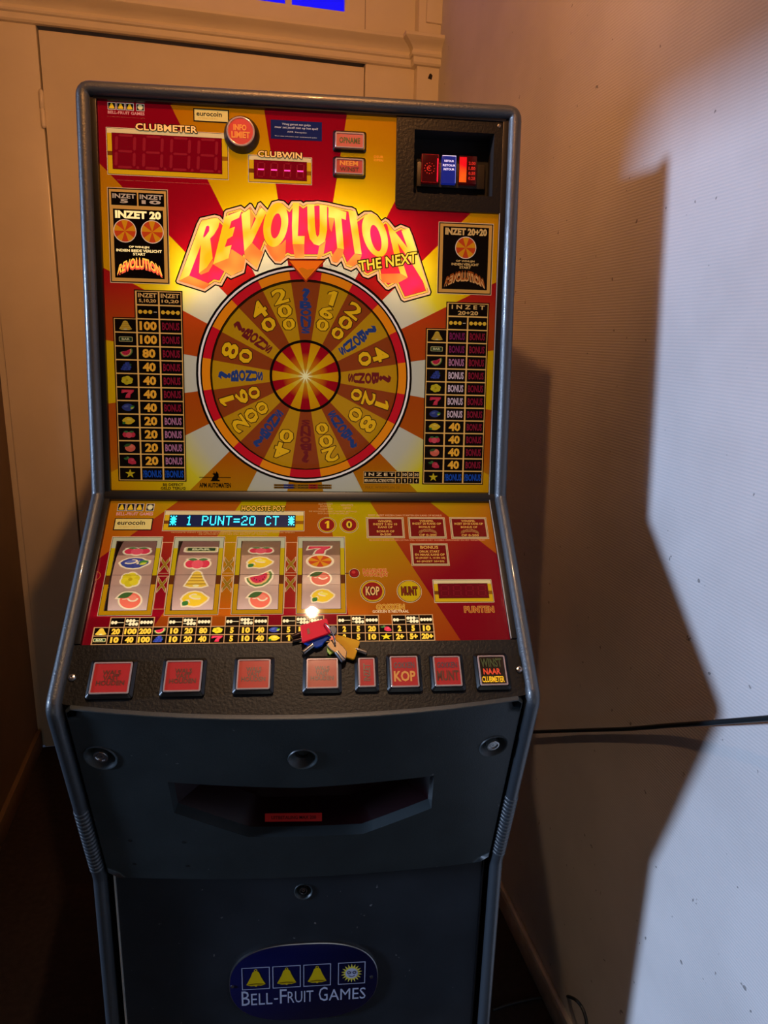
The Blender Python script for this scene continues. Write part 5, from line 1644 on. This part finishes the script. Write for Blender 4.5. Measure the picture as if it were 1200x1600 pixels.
# tray
def walls(mb, poly, h0, h1, mat_, n=6, scale=1.0):
    pts = []
    for i, p in enumerate(poly):
        q = poly[(i + 1) % len(poly)]
        for k in range(n): pts.append((p[0] + (q[0] - p[0]) * k / n, p[1] + (q[1] - p[1]) * k / n))
    c = (sum(p[0] for p in pts) / len(pts), sum(p[1] for p in pts) / len(pts))
    m_ = len(pts)
    p2 = [(c[0] + (p[0] - c[0]) * scale, c[1] + (p[1] - c[1]) * scale) for p in pts]
    mb.add([door(x, t, h0) for x, t in pts] + [door(x, t, h1) for x, t in p2], [(i, (i + 1) % m_, m_ + (i + 1) % m_, m_ + i) for i in range(m_)], mat_)
    return p2
tm = MB()
p2 = walls(tm, tray, DH, -0.012, DOORP, 6, 0.985)
tm.build('tray_lip', dr, smooth=30)
TRAY = plain('dark_red_tray', (26, 3, 7), 0.3, spec=0.25)
tm = MB()
p3 = walls(tm, [p2[i * 6] for i in range(7)], -0.012, -0.055, TRAY, 6, 0.80)
back = [door(x, t, -0.055) for x, t in p3]
tm.add(back, [tuple(range(len(back)))], TRAY)
tm.build('coin_tray', dr, smooth=30, label='dark red translucent coin tray')
sa = MB()
FA, FB, FC = door(*p2[24], -0.012), door(*p2[30], -0.012), door(*p3[27], -0.055)     # the tray floor
FN = (FB - FA).cross(FC - FA).normalized()
if FN.z < 0: FN = -FN
def floor_px(x, y, h):
    d = RIGHT * ((x - 600) / F_PX) + DOWN * ((y - 800) / F_PX) + FWD
    o = FA + FN * h
    return CAM + d * ((o - CAM).dot(FN) / d.dot(FN))
sa.add([floor_px(x, y, .0008) for x, y in ((414, 1284), (503, 1283), (503, 1270), (414, 1271))], [(0, 1, 2, 3)], plain('tray_sticker', (150, 34, 30), 0.4, emit=(140, 24, 24), strength=0.12))
SQ = [floor_px(x, y, .0013) for x, y in ((424, 1280.5), (494, 1279.5), (494, 1274), (424, 1275))]
nv, ff, _ = glyph('UITBETALING MAX 200', 0.02)
sa.add([SQ[0].lerp(SQ[1], x).lerp(SQ[3].lerp(SQ[2], x), y) for x, y in nv], ff, plain('sticker_print', (50, 8, 8), 0.5))
sa.build('tray_sticker', dr, label='small red sticker inside the tray')
# locks
def lock(c, r, cyl=True, fn=door, L=LN_, parent=dr, name='door_lock', h=DH):
    m_ = MB()
    f = lambda a_, b_, hh: fn(c[0] + a_, c[1] - b_ / L, hh)
    m_.lathe([(r * 1.10, h), (r * 1.06, h + .0016), (r * .98, h + .0008), (r * .80, h - .007), (r * .56, h - .011), (r * .54, h - .012)], DOORP, f, 28)
    o_ = m_.build(name, parent, smooth=50)
    z = h - .012
    m2 = MB()
    if cyl:
        m2.lathe([(r * .56, z), (r * .50, z + .010), (r * .46, z + .0115), (r * .36, z + .0115), (r * .34, z + .010)], CHROME, f, 24)
        m2.lathe([(r * .34, z + .0100), (r * .22, z + .0100), (r * .20, z + .0075), (r * .11, z + .0075), (r * .09, z + .0100), (0.0, z + .0100)], STEEL, f, 20)
        m2.build('lock_cylinder', o_, smooth=40)
    else:
        m2.lathe([(r * .56, z), (r * .52, z + .003), (r * .40, z + .003), (r * .40, z - .01), (0, z - .01)], MATTE, f, 24)
        m2.build('lock_hole', o_, smooth=40)
    return o_
lock(c1, .0215); lock(c2, .0195); lock(c0, .0190, False)
for x, y in ((203, 1313.5), (287, 1316), (210, 1350), (293, 1353)):
    c = door_px(x, y)
    MB().lathe([(0.0032, DH + .0002), (0.0022, DH + .0003), (0.0, DH + .00025)], MATTE, lambda a_, b_, hh: door(c[0] + a_, c[1] - b_ / LN_, hh), 14).build('screw_hole', dr)

# lower door
LY = B.y + 0.010
def low(u, v, h): return Vector((u, LY - h, v))
LOWP = Plane(Vector((0, LY, 0)), Vector((0, 0, 1)))
lk = LOWP.px(474, 1393)
V2, F2 = sheet([(-.299, .06), (.299, .06), (.299, B.z + .02), (-.299, B.z + .02)], [hole_at((lk[0], lk[1] * LN_ / LN_), .0135) and [(lk[0] + .0135 * math.cos(2 * math.pi * i / 20), lk[1] + .0135 * math.sin(2 * math.pi * i / 20)) for i in range(20)]])
ld = MB()
ld.add([low(x, y, 0) for x, y in V2], F2, LDOOR)
ld.prism([(-.299, .06), (.299, .06), (.299, B.z + .02), (-.299, B.z + .02)], -.012, 0, LDOOR, low, False, False)
ld = ld.build('lower_door', machine, label='flat dark lower door')
lock((lk[0], lk[1]), .0140, True, low, -1.0, ld, 'door_lock', 0.0)
MB().box((-.3115, .012, .045), (.3115, .03, .075), BLACK).build('plinth', machine)
for s_ in (-1, 1):
    MB().box((s_ * .2995, LY - .004, .06), (s_ * .3015, LY + .01, B.z - .006), EDGE if s_ < 0 else BLACK).build('door_edge', machine)  # left edge coloured pale as a painted highlight, right one black
# oval maker badge
bc = LOWP.px(475.5, 1531)
bl, brr = LOWP.px(359, 1537)[0], LOWP.px(591, 1526)[0]
bt_, bb_ = LOWP.px(478, 1471)[1], LOWP.px(478, 1590)[1]
BWD, BHT = (brr - bl) / 2, (bt_ - bb_) / 2
ov = []
for i in range(64):
    a_ = 2 * math.pi * i / 64
    cx_, cy_ = math.cos(a_), math.sin(a_)
    ov.append((bc[0] + BWD * math.copysign(abs(cx_) ** .72, cx_), (bt_ + bb_) / 2 + BHT * math.copysign(abs(cy_) ** .86, cy_)))
NAVY = plain('navy_enamel', (10, 14, 62), 0.16, coat=0.4)
bd = MB()
bd.prism(ov, 0, .0035, STEEL, low, False, False)
n_ = len(ov); oi = inset(ov, .0014)
bd.add([low(x, y, .0035) for x, y in ov] + [low(x, y, .0044) for x, y in oi], [(i, (i + 1) % n_, n_ + (i + 1) % n_, n_ + i) for i in range(n_)], STEEL)
bd.add([low(x, y, .0044) for x, y in oi], [tuple(range(n_))], NAVY)
bd = bd.build('maker_badge', machine, smooth=40, label='oval navy enamel badge with three bells and a sun')
WHT = plain('badge_white', (196, 204, 230), 0.3); YEL = plain('badge_yellow', (228, 196, 20), 0.3); YELD = plain('badge_shade', (140, 110, 10), 0.4)
for i, (x0, x1, y0, y1) in enumerate(((378, 422, 1507, 1541), (426, 470, 1504.5, 1538.5), (474, 517, 1501, 1535), (528, 570.5, 1498, 1532))):
    cx = (LOWP.px(x0, (y0 + y1) / 2)[0] + LOWP.px(x1, (y0 + y1) / 2)[0]) / 2; cy = LOWP.px(474, 1521)[1]
    hw = (LOWP.px(x1, y0)[0] - LOWP.px(x0, y0)[0]) / 2; hh = (LOWP.px(474, 1504)[1] - LOWP.px(474, 1538)[1]) / 2
    a = Art(low)
    a.frame((cx - hw, cy - hh, cx + hw, cy + hh), .0013, WHT, .0047)
    if i < 3:
        a.poly([(cx + x * hw * .72, cy + y * hh * .74) for x, y in BELL], YEL, .0047)
        a.ring(cx, cy + hh * .72, .0016, .0028, YEL, .00465, 14)
        a.poly([(cx + x * hw, cy + y * hh) for x, y in ((-.6, -.5), (0, -.42), (.6, -.5), (.4, -.58), (0, -.52), (-.4, -.58))], YELD, .0050)
        a.disc(cx, cy - hh * .62, .0022, YEL, .0053, 12)
    else:
        a.poly([(cx + x * hw * .78, cy + y * hh * .86) for x, y in star(18, 1, .62)], plain('badge_sun', (240, 226, 90), 0.3), .0047)
        a.disc(cx, cy, hw * .46, WHT, .0050, 24, hh * .46)
        for ex_ in (-.2, .2): a.ring(cx + hw * ex_, cy + hh * .08, hw * .08, hw * .14, NAVY, .0053, 14)
        a.ring(cx, cy - hh * .02, hw * .24, hw * .29, NAVY, .0053, 14, 215, 325)
    a.build('badge_emblem', bd)
a = Art(low)
x0 = LOWP.px(378, 1556)[0]; x1 = LOWP.px(571, 1546)[0]
yb, yt, ys_ = LOWP.px(474, 1562)[1], LOWP.px(474, 1540)[1], LOWP.px(474, 1543)[1]
W_ = x1 - x0
segs = [('B', 0, .066, 1), ('ELL-', .075, .285, 0), ('F', .305, .360, 1), ('RUIT', .368, .575, 0), ('G', .618, .690, 1), ('AMES', .700, 1.0, 0)]
for body, f0, f1, big in segs:
    top_ = yt if big else yb + (yt - yb) * .80
    if body == 'ELL-':
        a.text('ELL', (x0 + W_ * .075, yb, x0 + W_ * .245, top_), WHT, .0047, 0.0); a.rect((x0 + W_ * .258, yb + (yt - yb) * .30, x0 + W_ * .290, yb + (yt - yb) * .40), WHT, .0047)
    else:
        a.text(body, (x0 + W_ * f0, yb, x0 + W_ * f1, top_), WHT, .0047, 0.0)
a.build('badge_lettering', bd)
for x, y in ((363.5, 1538), (580, 1523)):
    u, v = LOWP.px(x, y)
    MB().lathe([(.0030, .0044), (.0028, .0054), (.0012, .0058), (0, .0058)], STEEL, low, 14, u, v).build('badge_rivet', bd, smooth=40)

# ---------------------------------------------------------------- key bunch on the sloping panel
keys = bpy.data.objects.new('key_bunch', None); link(keys)
keys['label'] = 'bunch of barrel keys with red, blue and yellow tags lying below the reels'
keys['category'] = 'keys'
def lw_px(pts, h): return [LWL.px(*p, h) for p in pts]
def slab(pts, h0, h1, mat_, name, label, bev=0.0008):
    pl = ccw(lw_px(pts, h1))
    o_ = inset(pl, bev)
    n = len(pl)
    m_ = MB()
    m_.add([LWL.P(*p, h0) for p in pl] + [LWL.P(*p, h1 - bev) for p in pl] + [LWL.P(*p, h1) for p in o_],
           [tuple(range(n - 1, -1, -1))] + [(l * n + i, l * n + (i + 1) % n, (l + 1) * n + (i + 1) % n, (l + 1) * n + i) for l in range(2) for i in range(n)] + [tuple(2 * n + i for i in range(n))], mat_)
    return m_.build(name, keys, smooth=40, label=label)
KR = plain('red_tag_plastic', (240, 24, 58), 0.55, spec=0.25); KB = plain('blue_tag_plastic', (20, 74, 190), 0.55, spec=0.25); KN = plain('navy_tag_plastic', (26, 40, 84), 0.4); KY = plain('yellow_tag_plastic', (226, 168, 14), 0.55, spec=0.25)
# tags; each barrel key carries one
def kp(x, y): return (x / 7.44 + 430, y / 7.44 + 835)
rt = slab([kp(*p) for p in ((290, 1062), (305, 1052), (585, 975), (605, 985), (640, 1130), (630, 1145), (330, 1252), (310, 1240))], .012, .0165, KR, 'key_tag', 'red plastic key tag')
bx = [kp(*p) for p in ((370, 1150), (385, 1175), (395, 1165), (393, 1095), (372, 1108), (345, 1125))]
a = Art(LWL.P); a.poly(lw_px([kp(*p) for p in ((365, 1100), (395, 1090), (408, 1150), (378, 1165))], .0167), plain('tag_print', (150, 60, 40), .5), .0168); a.build('tag_slot', keys)
slab([kp(*p) for p in ((335, 1262), (480, 1200), (610, 1165), (650, 1190), (570, 1250), (545, 1290), (480, 1315), (420, 1300))], .006, .0105, KB, 'key_tag', 'blue plastic key tag')
slab([kp(670 + 48 * math.cos(R(30 * i)), 1112 + 58 * math.sin(R(30 * i))) for i in range(12)], .006, .0105, KN, 'key_tag', 'navy round end of key tag')
slab([kp(*p) for p in ((705, 1160), (975, 1232), (985, 1250), (925, 1440), (905, 1452), (830, 1430), (690, 1250))], .005, .0095, KY, 'key_tag', 'yellow plastic key tag')
slab([kp(*p) for p in ((598, 1280), (640, 1225), (700, 1215), (790, 1300), (835, 1360), (820, 1450), (760, 1400), (700, 1380), (640, 1330))], .010, .0125, BRASS, 'key_head', 'flat metal key head')
slab([kp(*p) for p in ((600, 1300), (640, 1340), (690, 1370), (640, 1395), (605, 1360))], .004, .0075, plain('lime_tag_plastic', (170, 190, 50), .4), 'key_tag', 'lime green key tag')
def barrel(p0, p1, h, r, mat_=STEEL):
    a_, b_ = LWL.px(*kp(*p0), h), LWL.px(*kp(*p1), h)
    A_, B_ = LWL.P(*a_, h), LWL.P(*b_, h)
    m_ = MB(); m_.tube([A_, A_.lerp(B_, .94), B_, B_, A_.lerp(B_, .7)], [r, r, r * .94, r * .62, r * .6], mat_, 14, cap=False)
    m_.build('key_barrel', keys, smooth=45)
barrel((440, 1285), (325, 1375), .0085, .0038)
barrel((715, 1370), (795, 1478), .0100, .0038)
barrel((935, 1335), (1062, 1378), .0065, .0034)
barrel((300, 1150), (190, 1200), .0055, .0036, plain('dark_steel', (70, 60, 60), .3, 1.0))
barrel((330, 1215), (200, 1245), .0050, .0032, plain('dark_steel', (70, 60, 60), .3, 1.0))
rc = LWL.px(*kp(632, 1160), .018)
ringp = []
c3 = LWL.P(*rc, .017)
ax1 = (LWL.P(*LWL.px(*kp(690, 1275), .012), .012) - LWL.P(*LWL.px(*kp(578, 1050), .018), .018)).normalized()
ax2 = (LWL.n * .8 + LWL.ux * .25).normalized()
for i in range(29):
    t = 2 * math.pi * i / 28
    ringp.append(c3 + ax1 * (.0165 * math.cos(t)) + ax2 * (.0165 * math.sin(t)) * .55 )
MB().tube(ringp, .0011, CHROME, 8, cap=False).build('key_ring', keys, smooth=60, label='chrome split ring')

# ---------------------------------------------------------------- cables
CAB = plain('black_cable_rubber', (26, 32, 36), 0.45)
def px_plane(x, y, nrm, k):
    d = RIGHT * ((x - 600) / F_PX) + DOWN * ((y - 800) / F_PX) + FWD
    return CAM + d * ((k - CAM.dot(nrm)) / d.dot(nrm))
def smoothpath(pts, n=8):
    out = []
    P_ = [pts[0]] + list(pts) + [pts[-1]]
    for i in range(1, len(P_) - 2):
        for k in range(n):
            t = k / n
            a_, b_, c_, d_ = P_[i - 1], P_[i], P_[i + 1], P_[i + 2]
            out.append(0.5 * ((2 * b_) + (c_ - a_) * t + (2 * a_ - 5 * b_ + 4 * c_ - d_) * t * t + (3 * b_ - a_ - 3 * c_ + d_) * t ** 3))
    out.append(pts[-1])
    return out
wc_px = ((800, 1144, .006), (838, 1143.5, .006), (880, 1142, .006), (930, 1140.5, .007), (985, 1138.5, .010), (1040, 1134, .015), (1100, 1130, .024), (1160, 1125.5, .034), (1215, 1121, .044), (1300, 1113, .055))
pts = [px_plane(x, y, EX, XR - d_) for x, y, d_ in wc_px]
MB().tube(smoothpath(pts), .0040, CAB, 10).build('wall_cable', None, smooth=60, label='black cable hanging along the white wall beside the machine', category='cable')
zf = Vector((0, 0, 1))
pts = [px_plane(x, y, zf, .0045) for x, y in ((770, 1578), (800, 1568), (835, 1560), (862, 1557))] + [px_plane(880, 1556, zf, .03), px_plane(896, 1560, EX, XR - .030), px_plane(908, 1572, EX, XR - .024), px_plane(915, 1590, EX, XR - .022), px_plane(918, 1612, EX, XR - .022)]
MB().tube(smoothpath(pts), .0034, CAB, 10).build('floor_cable', None, smooth=60, label='thin black cable bending over the skirting at the floor', category='cable')
